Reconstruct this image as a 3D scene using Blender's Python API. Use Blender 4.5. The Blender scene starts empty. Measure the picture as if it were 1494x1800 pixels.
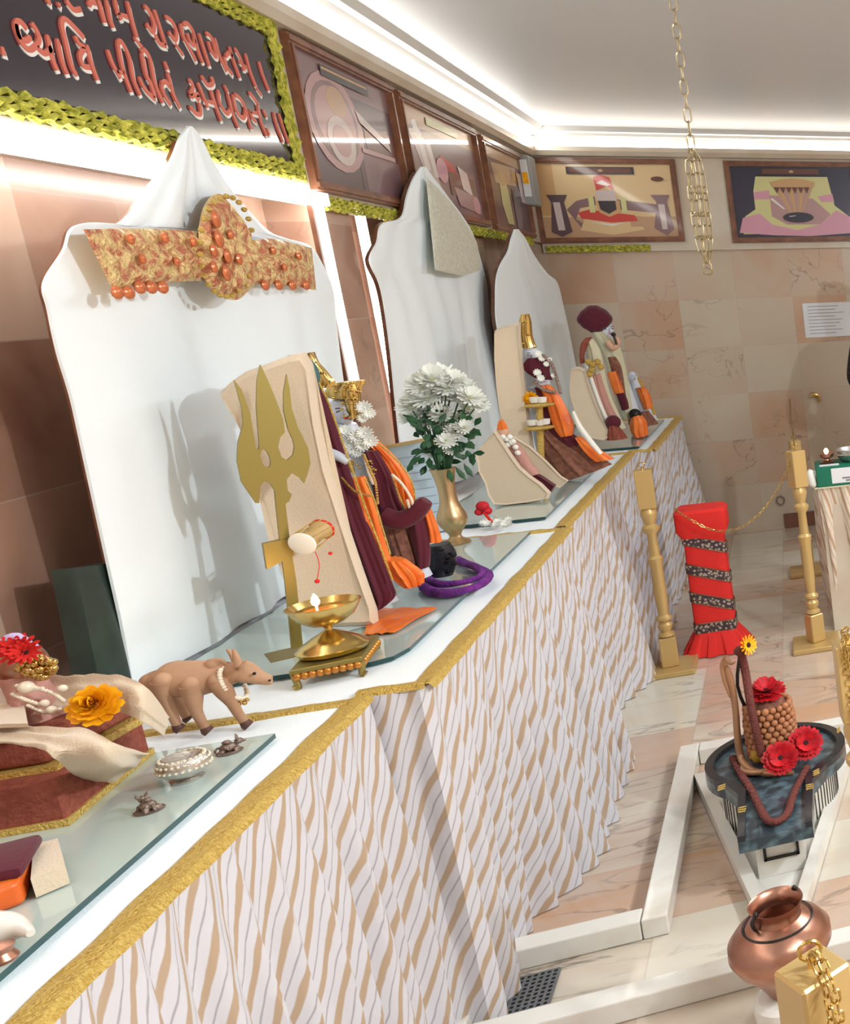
import bpy, bmesh, math, random
from mathutils import Vector, Matrix, noise
from mathutils.geometry import tessellate_polygon
R = random.Random(7)
PI = math.pi
S = bpy.context.scene
COL = S.collection

# ------------------------------------------------------------------ camera
FPX, CX, CY = 1682.8, 2064.1, 834.7
YAW, PITCH, ROLL, EYE = 3.516 - PI, -0.205, -0.032, 1.6
_f = Vector((math.sin(YAW)*math.cos(PITCH), math.cos(YAW)*math.cos(PITCH), math.sin(PITCH)))
_r = Vector((math.cos(YAW), -math.sin(YAW), 0)); _u = _r.cross(_f)
CR = _r*math.cos(ROLL) + _u*math.sin(ROLL); CU = -_r*math.sin(ROLL) + _u*math.cos(ROLL); CF = _f
cam = bpy.data.cameras.new('camera'); co = bpy.data.objects.new('camera', cam); COL.objects.link(co)
cam.sensor_fit = 'HORIZONTAL'; cam.sensor_width = 36; cam.lens = 36*FPX/1494
cam.shift_x = -(CX-747)/1494; cam.shift_y = (CY-900)/1494
cam.clip_start = .02
m = Matrix((CR, CU, -CF)).transposed().to_4x4(); m.translation = Vector((0, 0, EYE)); co.matrix_world = m
S.camera = co
# ------------------------------------------------------------------ colour, world, lamps
S.view_settings.view_transform = 'Standard'; S.view_settings.look = 'None'; S.view_settings.gamma = 1
S.view_settings.use_curve_mapping = False; S.view_settings.exposure = 0.48
S.cycles.use_denoising = True
S.cycles.sample_clamp_indirect = 4
W = bpy.data.worlds.new('world'); S.world = W; W.use_nodes = True
W.node_tree.nodes['Background'].inputs[0].default_value = (.8, .85, 1, 1)
W.node_tree.nodes['Background'].inputs[1].default_value = .05
def area(name, loc, sx, sy, e, col, tgt=None):
    l = bpy.data.lights.new(name, 'AREA'); l.shape = 'RECTANGLE'; l.size = sx; l.size_y = sy; l.energy = e; l.color = col
    o = bpy.data.objects.new(name, l); COL.objects.link(o); o.location = loc
    if tgt: o.rotation_euler = (Vector(tgt)-Vector(loc)).to_track_quat('-Z', 'Y').to_euler()
    return o
area('added_overhead_lamp', (1.7, 3.6, 2.52), .6, 1.6, 46, (.93, .96, 1))  # out-of-view lamp added for soft overhead light, no fixture modelled
area('added_overhead_lamp', (1.5, 0.3, 2.52), 1.2, .6, 32, (.93, .97, 1))  # second unseen overhead lamp, also put in to light the room
l = bpy.data.lights.new('spot_lamp', 'POINT'); l.energy = 125; l.shadow_soft_size = .045; l.color = (.88, .95, 1)
o = bpy.data.objects.new('spot_lamp', l); COL.objects.link(o); o.location = (1.75, .9, 2.42)
E_COVE, E_NICHE = 9, 8

# ------------------------------------------------------------------ pixel -> place (1494 x 1800 frame)
def ray(x, y): return CR*((x-CX)/FPX) - CU*((y-CY)/FPX) + CF
C0 = Vector((0, 0, EYE))
def onZ(x, y, z): d = ray(x, y); return C0 + d*((z-EYE)/d.z)
def onX(x, y, X): d = ray(x, y); return C0 + d*(X/d.x)
def onY(x, y, Y): d = ray(x, y); return C0 + d*(Y/d.y)
T = .82                       # altar height
XW, XB = -1.45, -1.31         # left wall low, picture band face
YB, ZC = 6.87, 2.56           # back wall, ceiling

# ------------------------------------------------------------------ objects
ORG = {}
def thing(name, label, cat, loc=(0, 0, 0), group=None, kind=None):
    o = bpy.data.objects.new(name, None); COL.objects.link(o); o.location = loc; o.empty_display_size = .05
    ORG[o] = Vector(loc); o['label'] = label; o['category'] = cat
    if group: o['group'] = group
    if kind: o['kind'] = kind
    return o
def part(name, bm, mat, parent=None, smooth=True, label=None, kind=None):
    me = bpy.data.meshes.new(name)
    bmesh.ops.recalc_face_normals(bm, faces=bm.faces)
    if parent is not None: org = ORG[parent]
    else:
        xs = [v.co for v in bm.verts]
        org = Vector(((min(v.x for v in xs)+max(v.x for v in xs))/2, (min(v.y for v in xs)+max(v.y for v in xs))/2, min(v.z for v in xs)))
    for v in bm.verts: v.co -= org
    for f in bm.faces: f.smooth = smooth
    bm.to_mesh(me); bm.free()
    for mm in (mat if isinstance(mat, (list, tuple)) else [mat]): me.materials.append(mm)
    o = bpy.data.objects.new(name, me); COL.objects.link(o)
    if parent is not None:
        o.parent = parent; o.location = (0, 0, 0)
    else: o.location = org
    ORG[o] = org
    if label: o['label'] = label
    if kind: o['kind'] = kind
    if smooth and len(me.polygons) > 0:
        try: me.set_sharp_from_angle(angle=math.radians(38))
        except Exception: pass
    return o
def single(name, bm, mat, label, cat, group=None, kind=None, smooth=True):
    o = part(name, bm, mat, None, smooth); o['label'] = label; o['category'] = cat
    if group: o['group'] = group
    if kind: o['kind'] = kind
    return o
def struct(name, bm, mat):
    o = part(name, bm, mat, None, False); o['kind'] = 'structure'; return o
def copy_thing(o, delta, label=None, rot=0):
    c = o.copy(); COL.objects.link(c); c.location = Vector(o.location)+Vector(delta)
    if rot: c.rotation_euler = (0, 0, rot)
    ORG[c] = Vector(c.location)
    if label: c['label'] = label
    def kids(a, b):
        for ch in [k for k in bpy.data.objects if k.parent == a]:
            d = ch.copy(); COL.objects.link(d); d.parent = b; kids(ch, d)
    kids(o, c)
    return c

# ------------------------------------------------------------------ mesh makers
NB = bmesh.new
def box(bm, c, s, rz=0, mi=0, tilt=None):
    m = Matrix.Translation(Vector(c)) @ Matrix.Rotation(rz, 4, 'Z')
    if tilt: m = m @ tilt
    r = bmesh.ops.create_cube(bm, size=1, matrix=m @ Matrix.Diagonal((s[0], s[1], s[2], 1)))
    if mi:
        for f in {f for v in r['verts'] for f in v.link_faces}: f.material_index = mi
    return bm
def bevel(bm, w, seg=2):
    bmesh.ops.bevel(bm, geom=list(bm.edges), offset=w, segments=seg, affect='EDGES', profile=.5); return bm
def ball(bm, c, r, seg=12, rings=8, mat=None, mi=0):
    r = (r, r, r) if not hasattr(r, '__len__') else r
    m = Matrix.Translation(Vector(c))
    if mat: m = m @ mat
    q = bmesh.ops.create_uvsphere(bm, u_segments=seg, v_segments=rings, radius=1, matrix=m @ Matrix.Diagonal((*r, 1)))
    if mi:
        for f in {f for v in q['verts'] for f in v.link_faces}: f.material_index = mi
    return bm
def lathe(bm, c, prof, seg=32, mi=0, mat=None, cap=True):
    c = Vector(c); rings = []
    for r, z in prof:
        ring = []
        for k in range(seg):
            a = 2*PI*k/seg; p = Vector((r*math.cos(a), r*math.sin(a), z))
            if mat: p = mat @ p
            ring.append(bm.verts.new(c+p))
        rings.append(ring)
    for a, b in zip(rings, rings[1:]):
        for k in range(seg):
            f = bm.faces.new((a[k], a[(k+1) % seg], b[(k+1) % seg], b[k])); f.material_index = mi
    if cap:
        for ring in (rings[0], rings[-1]):
            f = bm.faces.new(ring); f.material_index = mi
    return bm
def smoothpath(P, n):
    P = [Vector(p) for p in P]; out = []
    for i in range(len(P)-1):
        a, b, c, d = P[max(i-1, 0)], P[i], P[i+1], P[min(i+2, len(P)-1)]
        for k in range(n):
            t = k/n; out.append(.5*((2*b)+(c-a)*t+(2*a-5*b+4*c-d)*t*t+(3*b-a-3*c+d)*t**3))
    out.append(P[-1]); return out
def tube(bm, P, r, seg=8, sm=0, mi=0, flat=1.0):
    if sm: 
        n0 = len(P); P2 = smoothpath(P, sm)
        if hasattr(r, '__len__'):
            rr = []
            for i in range(len(P2)):
                t = i/(len(P2)-1)*(n0-1); k = min(int(t), n0-2); rr.append(r[k]+(r[k+1]-r[k])*(t-k))
            r = rr
        P = P2
    P = [Vector(p) for p in P]
    if not hasattr(r, '__len__'): r = [r]*len(P)
    up = Vector((0, 0, 1)); rings = []; prev = None
    for i, p in enumerate(P):
        d = (P[min(i+1, len(P)-1)]-P[max(i-1, 0)])
        d = d.normalized() if d.length > 1e-9 else Vector((0, 0, 1))
        if prev is None:
            a = d.orthogonal().normalized()
        else:
            a = (prev-d*prev.dot(d)); a = a.normalized() if a.length > 1e-6 else d.orthogonal().normalized()
        prev = a; b = d.cross(a)
        rings.append([bm.verts.new(p+a*(r[i]*math.cos(2*PI*k/seg))+b*(r[i]*flat*math.sin(2*PI*k/seg))) for k in range(seg)])
    for x, y in zip(rings, rings[1:]):
        for k in range(seg):
            f = bm.faces.new((x[k], x[(k+1) % seg], y[(k+1) % seg], y[k])); f.material_index = mi
    for ring in (rings[0], rings[-1]):
        f = bm.faces.new(ring); f.material_index = mi
    return bm
def prism(bm, pts, off, mi=0, hole=None):
    """closed outline pts (3d) extruded by vector off, with an optional opening"""
    off = Vector(off); loops = [[Vector(p) for p in pts]]+([[Vector(p) for p in hole]] if hole else [])
    flat = [p for L in loops for p in L]; n = len(flat)
    a = [bm.verts.new(p) for p in flat]; b = [bm.verts.new(p+off) for p in flat]; fs = []
    if len(pts) <= 4 and not hole:
        fs += [bm.faces.new(a), bm.faces.new(b[::-1])]
    else:
        for t in tessellate_polygon(loops):
            try: fs.append(bm.faces.new([a[k] for k in t])); fs.append(bm.faces.new([b[k] for k in t][::-1]))
            except ValueError: pass
    s0 = 0
    for L in loops:
        m_ = len(L)
        for i in range(m_): fs.append(bm.faces.new((a[s0+i], b[s0+i], b[s0+(i+1) % m_], a[s0+(i+1) % m_])))
        s0 += m_
    for f in fs: f.material_index = mi
    return bm
def loft(bm, pairs, Y, depth, folds=0, amp=.12, seg=28, sub=5, ph=0, mi=0, ydr=0, X=None):
    """pairs of silhouette pixels (xl,yl,xr,yr) seen at distance Y, grown to an elliptic cloth or body volume"""
    seg = max(seg, int(folds*9)); Ls = []; Rs = []
    n0 = len(pairs)
    for i, p in enumerate(pairs):
        yy = Y + ydr*i/(max(n0-1, 1))
        Ls.append(onY(p[0], p[1], yy)); Rs.append(onY(p[2], p[3], yy))
    if not hasattr(depth, '__len__'): depth = [depth]*n0
    L2 = smoothpath(Ls, sub); R2 = smoothpath(Rs, sub); rings = []
    for i, (a, b) in enumerate(zip(L2, R2)):
        t = i/(len(L2)-1)*(n0-1); k = min(int(t), n0-2); dp = depth[k]+(depth[k+1]-depth[k])*(t-k)
        c = (a+b)/2; h = (b-a)/2; ring = []
        for k in range(seg):
            an = 2*PI*k/seg
            w = 1+amp*(.75*math.sin(folds*an+ph+i*.12)+.35*math.sin(folds*1.7*an-ph+i*.2)) if folds else 1
            w2 = w/(1+amp) if folds else 1
            ring.append(bm.verts.new(c+h*(math.cos(an)*w2)+Vector((0, dp*math.sin(an)*w2, 0))))
        rings.append(ring)
    for a, b in zip(rings, rings[1:]):
        for k in range(seg):
            f = bm.faces.new((a[k], a[(k+1) % seg], b[(k+1) % seg], b[k])); f.material_index = mi
    for ring in (rings[0], rings[-1]):
        f = bm.faces.new(ring); f.material_index = mi
    return bm
def sheet(bm, rows, thick=(0, 0, 0), uvname=None, uv=None, close=False, mi=0):
    """grid of 3d points rows[i][j] -> surface"""
    V = [[bm.verts.new(Vector(p)) for p in r] for r in rows]; fs = []
    lay = bm.loops.layers.uv.verify() if uv else None
    for i in range(len(V)-1):
        for j in range(len(V[0])-1):
            f = bm.faces.new((V[i][j], V[i][j+1], V[i+1][j+1], V[i+1][j])); fs.append(f); f.material_index = mi
            if uv:
                for lp, (a, b) in zip(f.loops, ((i, j), (i, j+1), (i+1, j+1), (i+1, j))): lp[lay].uv = uv[a][b]
    if Vector(thick).length > 0:
        r = bmesh.ops.extrude_face_region(bm, geom=fs)
        bmesh.ops.translate(bm, vec=Vector(thick), verts=[v for v in r['geom'] if isinstance(v, bmesh.types.BMVert)])
    return bm
def flower(bm, c, nrm, r, n=18, layers=2, curl=.25, mi=0, width=None, mid=1, midr=.22):
    if not width and mid == 1 and n in (22,): width = r*.29
    nrm = Vector(nrm).normalized(); a = nrm.orthogonal().normalized(); b = nrm.cross(a); c = Vector(c)
    for L in range(layers):
        rr = r*(1-.22*L); h = r*.1*L
        for k in range(n):
            an = 2*PI*(k+.5*L)/n+R.uniform(-.05, .05); d = a*math.cos(an)+b*math.sin(an); s = nrm.cross(d)
            w = (width or PI*r/n*1.0)*(.5)
            cu = curl*r*R.uniform(.7, 1.3)*(1+.6*L)
            p = [c+d*r*.12+nrm*h, c+d*rr*.55+s*w+nrm*(h+cu*.45), c+d*rr*.9+s*w*.8+nrm*(h+cu*.9), c+d*rr+nrm*(h+cu), c+d*rr*.9-s*w*.8+nrm*(h+cu*.9), c+d*rr*.55-s*w+nrm*(h+cu*.45)]
            q = [bm.verts.new(v) for v in p]; mdl = bm.verts.new(c+d*rr*.6+nrm*(h+cu*.5-r*.03))
            for i in range(6):
                f = bm.faces.new((q[i], q[(i+1) % 6], mdl)); f.material_index = mi
    if midr: 
        m = Matrix((a, b, nrm)).transposed().to_4x4()
        ball(bm, c+nrm*r*.1, (r*midr, r*midr, r*midr*.6), 10, 6, m, mid)
    return bm

# ------------------------------------------------------------------ materials
def mat(name, col, rough=.5, metal=0, col2=None, nscale=30, bump=0, bscale=60, spec=.5, coat=0, sheen=0, emis=None, estr=0, contrast=(.35, .65), trans=0, ior=1.45, aniso=None):
    m = bpy.data.materials.new(name); m.use_nodes = True; nt = m.node_tree; b = nt.nodes['Principled BSDF']
    b.inputs['Base Color'].default_value = (*col, 1); b.inputs['Roughness'].default_value = rough; b.inputs['Metallic'].default_value = metal
    b.inputs['Specular IOR Level'].default_value = spec; b.inputs['Coat Weight'].default_value = coat; b.inputs['Coat Roughness'].default_value = .05
    b.inputs['Sheen Weight'].default_value = sheen; b.inputs['IOR'].default_value = ior; b.inputs['Transmission Weight'].default_value = trans
    if emis: b.inputs['Emission Color'].default_value = (*emis, 1); b.inputs['Emission Strength'].default_value = estr
    tc = nt.nodes.new('ShaderNodeTexCoord')
    if col2:
        n = nt.nodes.new('ShaderNodeTexNoise'); n.inputs['Scale'].default_value = nscale; n.inputs['Detail'].default_value = 4
        nt.links.new(tc.outputs['Object'], n.inputs['Vector'])
        r = nt.nodes.new('ShaderNodeValToRGB'); r.color_ramp.elements[0].position = contrast[0]; r.color_ramp.elements[1].position = contrast[1]
        r.color_ramp.elements[0].color = (*col, 1); r.color_ramp.elements[1].color = (*col2, 1)
        nt.links.new(n.outputs['Fac'], r.inputs[0]); nt.links.new(r.outputs[0], b.inputs['Base Color'])
    if bump:
        n = nt.nodes.new('ShaderNodeTexNoise'); n.inputs['Scale'].default_value = bscale; n.inputs['Detail'].default_value = 5
        nt.links.new(tc.outputs['Object'], n.inputs['Vector'])
        bp = nt.nodes.new('ShaderNodeBump'); bp.inputs['Strength'].default_value = bump; bp.inputs['Distance'].default_value = .01
        nt.links.new(n.outputs['Fac'], bp.inputs['Height']); nt.links.new(bp.outputs[0], b.inputs['Normal'])
    return m
def nd(nt, t, **k):
    n = nt.nodes.new(t)
    for a, v in k.items(): setattr(n, a, v)
    return n
def marble_tiles(name, axes, size, off, tones, rough=.25, vein=.6, grout=(.45, .36, .3), stretch=(1, 1, 1), coat=.15, gw=.012, vw=.012, vlo=.52):
    m = bpy.data.materials.new(name); m.use_nodes = True; nt = m.node_tree; L = nt.links; b = nt.nodes['Principled BSDF']
    geo = nd(nt, 'ShaderNodeNewGeometry'); sep = nd(nt, 'ShaderNodeSeparateXYZ'); L.new(geo.outputs['Position'], sep.inputs[0])
    def math_(op, a, bb=None):
        n = nd(nt, 'ShaderNodeMath', operation=op)
        for i, v in enumerate((a, bb)):
            if v is None: continue
            if isinstance(v, (int, float)): n.inputs[i].default_value = v
            else: L.new(v, n.inputs[i])
        return n.outputs[0]
    ids = []; gs = []
    for ax, s, o_ in zip(axes, size, off):
        u = math_('DIVIDE', math_('SUBTRACT', sep.outputs[ax], o_), s)
        ids.append(math_('FLOOR', u)); fr = math_('FRACT', u)
        d = math_('MINIMUM', fr, math_('SUBTRACT', 1.0, fr)); gs.append(math_('LESS_THAN', d, gw*.305/s/2*1.0))
    cmb = nd(nt, 'ShaderNodeCombineXYZ'); L.new(ids[0], cmb.inputs[0]); L.new(ids[1], cmb.inputs[1])
    wn = nd(nt, 'ShaderNodeTexWhiteNoise', noise_dimensions='3D'); L.new(cmb.outputs[0], wn.inputs['Vector'])
    # vein coordinates shift per tile
    vm = nd(nt, 'ShaderNodeVectorMath', operation='SCALE'); L.new(wn.outputs['Color'], vm.inputs[0]); vm.inputs['Scale'].default_value = 7
    va = nd(nt, 'ShaderNodeVectorMath', operation='ADD'); L.new(geo.outputs['Position'], va.inputs[0]); L.new(vm.outputs[0], va.inputs[1])
    vs = nd(nt, 'ShaderNodeVectorMath', operation='MULTIPLY'); L.new(va.outputs[0], vs.inputs[0]); vs.inputs[1].default_value = stretch
    n1 = nd(nt, 'ShaderNodeTexNoise'); n1.inputs['Scale'].default_value = 2.2; n1.inputs['Detail'].default_value = 5; n1.inputs['Distortion'].default_value = .8; L.new(vs.outputs[0], n1.inputs['Vector'])
    mixv = math_('ADD', math_('MULTIPLY', wn.outputs['Value'], .5), math_('MULTIPLY', n1.outputs['Fac'], .75))
    rp = nd(nt, 'ShaderNodeValToRGB'); els = rp.color_ramp.elements
    els[0].position = .2; els[0].color = (*tones[0], 1); els[1].position = .95; els[1].color = (*tones[-1], 1)
    for i, t in enumerate(tones[1:-1]):
        e = els.new(.2+.75*(i+1)/(len(tones)-1)); e.color = (*t, 1)
    L.new(mixv, rp.inputs[0])
    # veins
    n2 = nd(nt, 'ShaderNodeTexNoise'); n2.inputs['Scale'].default_value = 3.2; n2.inputs['Detail'].default_value = 7; n2.inputs['Distortion'].default_value = 1.2; L.new(vs.outputs[0], n2.inputs['Vector'])
    d2 = math_('ABSOLUTE', math_('SUBTRACT', n2.outputs['Fac'], .5))
    n3 = nd(nt, 'ShaderNodeTexNoise'); n3.inputs['Scale'].default_value = 1.6; L.new(va.outputs[0], n3.inputs['Vector'])
    vr = nd(nt, 'ShaderNodeMapRange'); vr.inputs['From Min'].default_value = 0; vr.inputs['From Max'].default_value = vw; vr.inputs['To Min'].default_value = 1; vr.inputs['To Max'].default_value = 0; L.new(d2, vr.inputs['Value'])
    mr = nd(nt, 'ShaderNodeMapRange'); mr.inputs['From Min'].default_value = vlo; mr.inputs['From Max'].default_value = .68; L.new(n3.outputs['Fac'], mr.inputs['Value'])
    vf = math_('MULTIPLY', math_('MULTIPLY', vr.outputs[0], mr.outputs[0]), vein)
    mx = nd(nt, 'ShaderNodeMix', data_type='RGBA'); L.new(vf, mx.inputs[0]); L.new(rp.outputs[0], mx.inputs[6]); mx.inputs[7].default_value = (.09, .075, .065, 1)
    g = math_('MULTIPLY', math_('MAXIMUM', gs[0], gs[1]), .45)
    mg = nd(nt, 'ShaderNodeMix', data_type='RGBA'); L.new(g, mg.inputs[0]); L.new(mx.outputs[2], mg.inputs[6]); mg.inputs[7].default_value = (*grout, 1)
    L.new(mg.outputs[2], b.inputs['Base Color']); b.inputs['Roughness'].default_value = rough; b.inputs['Coat Weight'].default_value = coat; b.inputs['Coat Roughness'].default_value = .12
    return m
def srgb(r, g, b):
    f = lambda c: (c/255/12.92) if c/255 <= .04045 else ((c/255+.055)/1.055)**2.4
    return (f(r), f(g), f(b))
M = {}
M['wall'] = marble_tiles('pink_marble_wall_tiles', (0, 2), (.335, .305), (.045, .02), [srgb(202, 195, 178), srgb(196, 183, 162), srgb(194, 174, 154), srgb(194, 156, 127)])
M['wallL'] = marble_tiles('shaded_pink_marble_tiles', (1, 2), (.335, .305), (.1, .02), [srgb(206, 182, 162), srgb(190, 160, 140), srgb(168, 132, 112), srgb(138, 100, 82)], vein=.3)  # the wall marble again, browner so the colour itself carries the side's shade
M['floor'] = marble_tiles('marble_floor_tiles', (0, 1), (.305, .305), (-.175, .12), [srgb(212, 212, 200), srgb(210, 202, 184), srgb(196, 174, 156), srgb(198, 158, 126)], rough=.16, vein=.75, stretch=(.6, 2.0, 1), coat=.3, gw=.016, vw=.024, vlo=.46)
M['cream'] = mat('cream_marble', srgb(206, 196, 180), .3, col2=srgb(196, 180, 160), nscale=4, coat=.2)
M['whitemarble'] = mat('white_marble', srgb(226, 224, 216), .25, col2=srgb(206, 198, 184), nscale=7, contrast=(.5, .8), coat=.3)
M['ceiling'] = mat('white_satin_ceiling', srgb(196, 198, 200), .35, spec=.4)
M['plaster'] = mat('white_moulding', srgb(214, 214, 212), .5)
M['led'] = mat('cool_white_led', (1, 1, 1), .5, emis=(1, .98, .93), estr=E_COVE)
M['led2'] = mat('niche_white_led', (1, 1, 1), .5, emis=(1, .97, .93), estr=E_NICHE)
M['cloth'] = mat('white_draped_cloth', srgb(238, 247, 251), .85, bump=.15, bscale=300, sheen=.2)
M['beige'] = mat('beige_wool_shawl', srgb(216, 198, 172), .9, bump=.25, bscale=260, sheen=.3)
M['maroon'] = mat('maroon_velvet', srgb(84, 12, 34), .8, sheen=.12, bump=.1, bscale=80)
M['orange'] = mat('orange_silk', srgb(236, 128, 52), .38, col2=srgb(220, 100, 34), nscale=14, bump=.3, bscale=24)
M['brownc'] = mat('brown_brocade', srgb(140, 92, 72), .7, col2=srgb(110, 66, 52), nscale=60, bump=.2)
M['purple'] = mat('purple_yarn', srgb(122, 44, 140), .9, bump=.9, bscale=140, col2=srgb(88, 28, 110), nscale=40)
M['black'] = mat('black_stone', srgb(24, 24, 30), .35)
M['brass'] = mat('polished_brass', srgb(206, 176, 108), .22, 1, bump=.03, bscale=40)
M['brassd'] = mat('dull_brass_plate', srgb(150, 134, 76), .42, .85)
M['goldp'] = mat('gold_painted_wood', srgb(200, 170, 112), .36, .4, bump=.06, bscale=30)
M['goldtrim'] = mat('gold_sequin_ribbon', srgb(228, 196, 108), .36, .3, col2=srgb(204, 166, 78), nscale=160, bump=.9, bscale=240)
M['copper'] = mat('burnished_copper', srgb(186, 140, 120), .3, .9, col2=srgb(156, 104, 82), nscale=9, bump=.05, bscale=50)
M['silver'] = mat('silver', srgb(210, 206, 200), .25, .9, bump=.3, bscale=120)
M['pewter'] = mat('tarnished_silver', srgb(150, 132, 122), .35, .8, bump=.6, bscale=160)
M['chain'] = mat('aged_brass_chain', srgb(168, 152, 118), .35, .8)
M['glass'] = mat('frosted_glass_sheet', srgb(188, 206, 200), .06, coat=.8, spec=.6)
M['glassedge'] = mat('green_glass_edge', srgb(24, 66, 66), .15)
M['red'] = mat('red_cloth', srgb(214, 40, 34), .8, bump=.2, bscale=200)
M['redflower'] = mat('red_petals', srgb(206, 20, 34), .6, col2=srgb(160, 10, 22), nscale=60)
M['yellowfl'] = mat('yellow_petals', srgb(250, 190, 10), .6, col2=srgb(240, 160, 0), nscale=80)
M['darkmid'] = mat('dark_flower_centre', srgb(50, 14, 24), .8)
M['whitepet'] = mat('white_petals', srgb(236, 238, 230), .7)
M['greenmid'] = mat('pale_green_flower_centre', srgb(190, 196, 110), .8)
M['leaf'] = mat('green_leaf', srgb(44, 92, 52), .5, col2=srgb(24, 60, 34), nscale=30)
M['marbleskin'] = mat('painted_marble_skin', srgb(206, 212, 224), .3)
M['skin'] = mat('painted_skin', srgb(214, 168, 140), .45)
M['teal'] = mat('dark_teal', srgb(70, 104, 108), .6)
M['greenbox'] = mat('green_card', srgb(12, 108, 84), .5)
M['dkgreen'] = mat('dark_green_marble', srgb(44, 58, 50), .35, col2=srgb(28, 40, 36), nscale=9)
M['paper'] = mat('white_paper', srgb(222, 224, 228), .6)
M['ink'] = mat('grey_ink', srgb(120, 120, 128), .7)
M['wood'] = mat('brown_wood_frame', srgb(136, 88, 62), .4, col2=srgb(108, 66, 44), nscale=20, coat=.3)
M['redbox'] = mat('red_brown_brocade', srgb(150, 80, 62), .8, col2=srgb(128, 60, 46), nscale=90, bump=.4, bscale=200)
M['cow'] = mat('tan_carved_stone', srgb(190, 150, 118), .6, col2=srgb(164, 124, 94), nscale=12)
M['hoof'] = mat('dark_brown_hoof', srgb(88, 58, 48), .6)
M['pearl'] = mat('pearl_beads', srgb(234, 222, 200), .25, coat=.4)
M['garl'] = mat('yellow_green_tinsel', srgb(214, 208, 84), .6, col2=srgb(150, 152, 40), nscale=60, bump=1, bscale=120, contrast=(.4, .6))
M['sign'] = mat('black_gloss_sign', srgb(34, 26, 44), .12, coat=.5)
M['letter'] = mat('salmon_letters', srgb(206, 110, 92), .5)
M['letterw'] = mat('white_letter_edge', srgb(236, 236, 232), .4)
M['rudra'] = mat('brown_rudraksha_beads', srgb(104, 50, 42), .75, bump=.8, bscale=120)
M['woodbead'] = mat('tan_wooden_beads', srgb(168, 112, 74), .55)
M['yoni'] = mat('painted_dark_slate', srgb(44, 56, 64), .35, col2=srgb(86, 108, 116), nscale=26, contrast=(.42, .62), coat=.3)
M['yonir'] = mat('black_slate_rim', srgb(30, 34, 40), .35, coat=.3)
M['snake'] = mat('tan_brass_cobra', srgb(168, 126, 94), .35, .5)
M['darkmetal'] = mat('dark_metal', srgb(50, 46, 44), .4, .6)
M['grate'] = mat('steel_grate', srgb(130, 134, 138), .4, .7)
M['sleeve'] = mat('black_dotted_sleeve', srgb(14, 12, 20), .7, col2=srgb(120, 110, 120), nscale=60, contrast=(.66, .7))
M['hair'] = mat('black_hair', srgb(16, 12, 12), .5)
M['trousers'] = mat('dark_trousers', srgb(30, 32, 44), .8)
M['flame'] = mat('flame', (1, .6, .3), .5, emis=(1, .62, .3), estr=14)
M['tanstripe'] = mat('tan', srgb(190, 160, 120), .8)
M['sari'] = mat('pale_green_sari', srgb(204, 200, 170), .6, bump=.3, bscale=90)
M['pinkc'] = mat('dusty_pink_cloth', srgb(190, 140, 128), .7, bump=.4, bscale=90)
M['gem'] = mat('orange_red_gem', srgb(204, 116, 74), .25, .3)
M['tinsel'] = mat('gold_tinsel', srgb(236, 206, 146), .3, .45, col2=srgb(204, 130, 100), nscale=46, bump=1, bscale=130, contrast=(.45, .6))
M['net'] = mat('pale_gold_sequin_net', srgb(214, 214, 192), .5, .1, col2=srgb(232, 232, 220), nscale=70, bump=.8, bscale=200)
M['baseb'] = mat('brown_skirting', srgb(120, 78, 60), .4, coat=.2)

# pleated altar skirt: white satin with slanting tan stripes, stripes follow the cloth through its uv
def skirt_mat(name, base, tan, grey, ang=.5):
    m = bpy.data.materials.new(name); m.use_nodes = True; nt = m.node_tree; L = nt.links; b = nt.nodes['Principled BSDF']
    uv = nd(nt, 'ShaderNodeUVMap'); sep = nd(nt, 'ShaderNodeSeparateXYZ'); L.new(uv.outputs[0], sep.inputs[0])
    def mt(op, a, c):
        n = nd(nt, 'ShaderNodeMath', operation=op)
        for i, v in enumerate((a, c)):
            if isinstance(v, (int, float)): n.inputs[i].default_value = v
            else: L.new(v, n.inputs[i])
        return n.outputs[0]
    nz = nd(nt, 'ShaderNodeTexNoise'); nz.inputs['Scale'].default_value = 9; L.new(uv.outputs[0], nz.inputs['Vector'])
    s = mt('ADD', mt('ADD', sep.outputs[0], mt('MULTIPLY', sep.outputs[1], ang)), mt('MULTIPLY', nz.outputs['Fac'], .02))
    def stripes(off, per, w, soft=.06):
        fr = mt('FRACT', mt('DIVIDE', mt('ADD', s, off), per), 0)
        d = mt('ABSOLUTE', mt('SUBTRACT', fr, .5), 0)
        r = nd(nt, 'ShaderNodeMapRange'); r.inputs['From Min'].default_value = w; r.inputs['From Max'].default_value = w+soft; r.inputs['To Min'].default_value = 1; r.inputs['To Max'].default_value = 0; L.new(d, r.inputs['Value'])
        return r.outputs[0]
    a = stripes(0, .050, .11, .05); g = stripes(.025, .050, .012, .04)
    m1 = nd(nt, 'ShaderNodeMix', data_type='RGBA'); L.new(a, m1.inputs[0]); m1.inputs[6].default_value = (*base, 1); m1.inputs[7].default_value = (*tan, 1)
    m2 = nd(nt, 'ShaderNodeMix', data_type='RGBA'); L.new(mt('MULTIPLY', g, .7), m2.inputs[0]); L.new(m1.outputs[2], m2.inputs[6]); m2.inputs[7].default_value = (*grey, 1)
    L.new(m2.outputs[2], b.inputs['Base Color']); b.inputs['Roughness'].default_value = .55; b.inputs['Sheen Weight'].default_value = .2
    return m
M['skirt'] = skirt_mat('striped_pleated_satin', srgb(204, 203, 209), srgb(176, 152, 126), srgb(136, 130, 132))
M['skirt2'] = skirt_mat('tan_striped_satin', srgb(214, 200, 182), srgb(176, 146, 116), srgb(146, 124, 104), .3)

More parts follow.
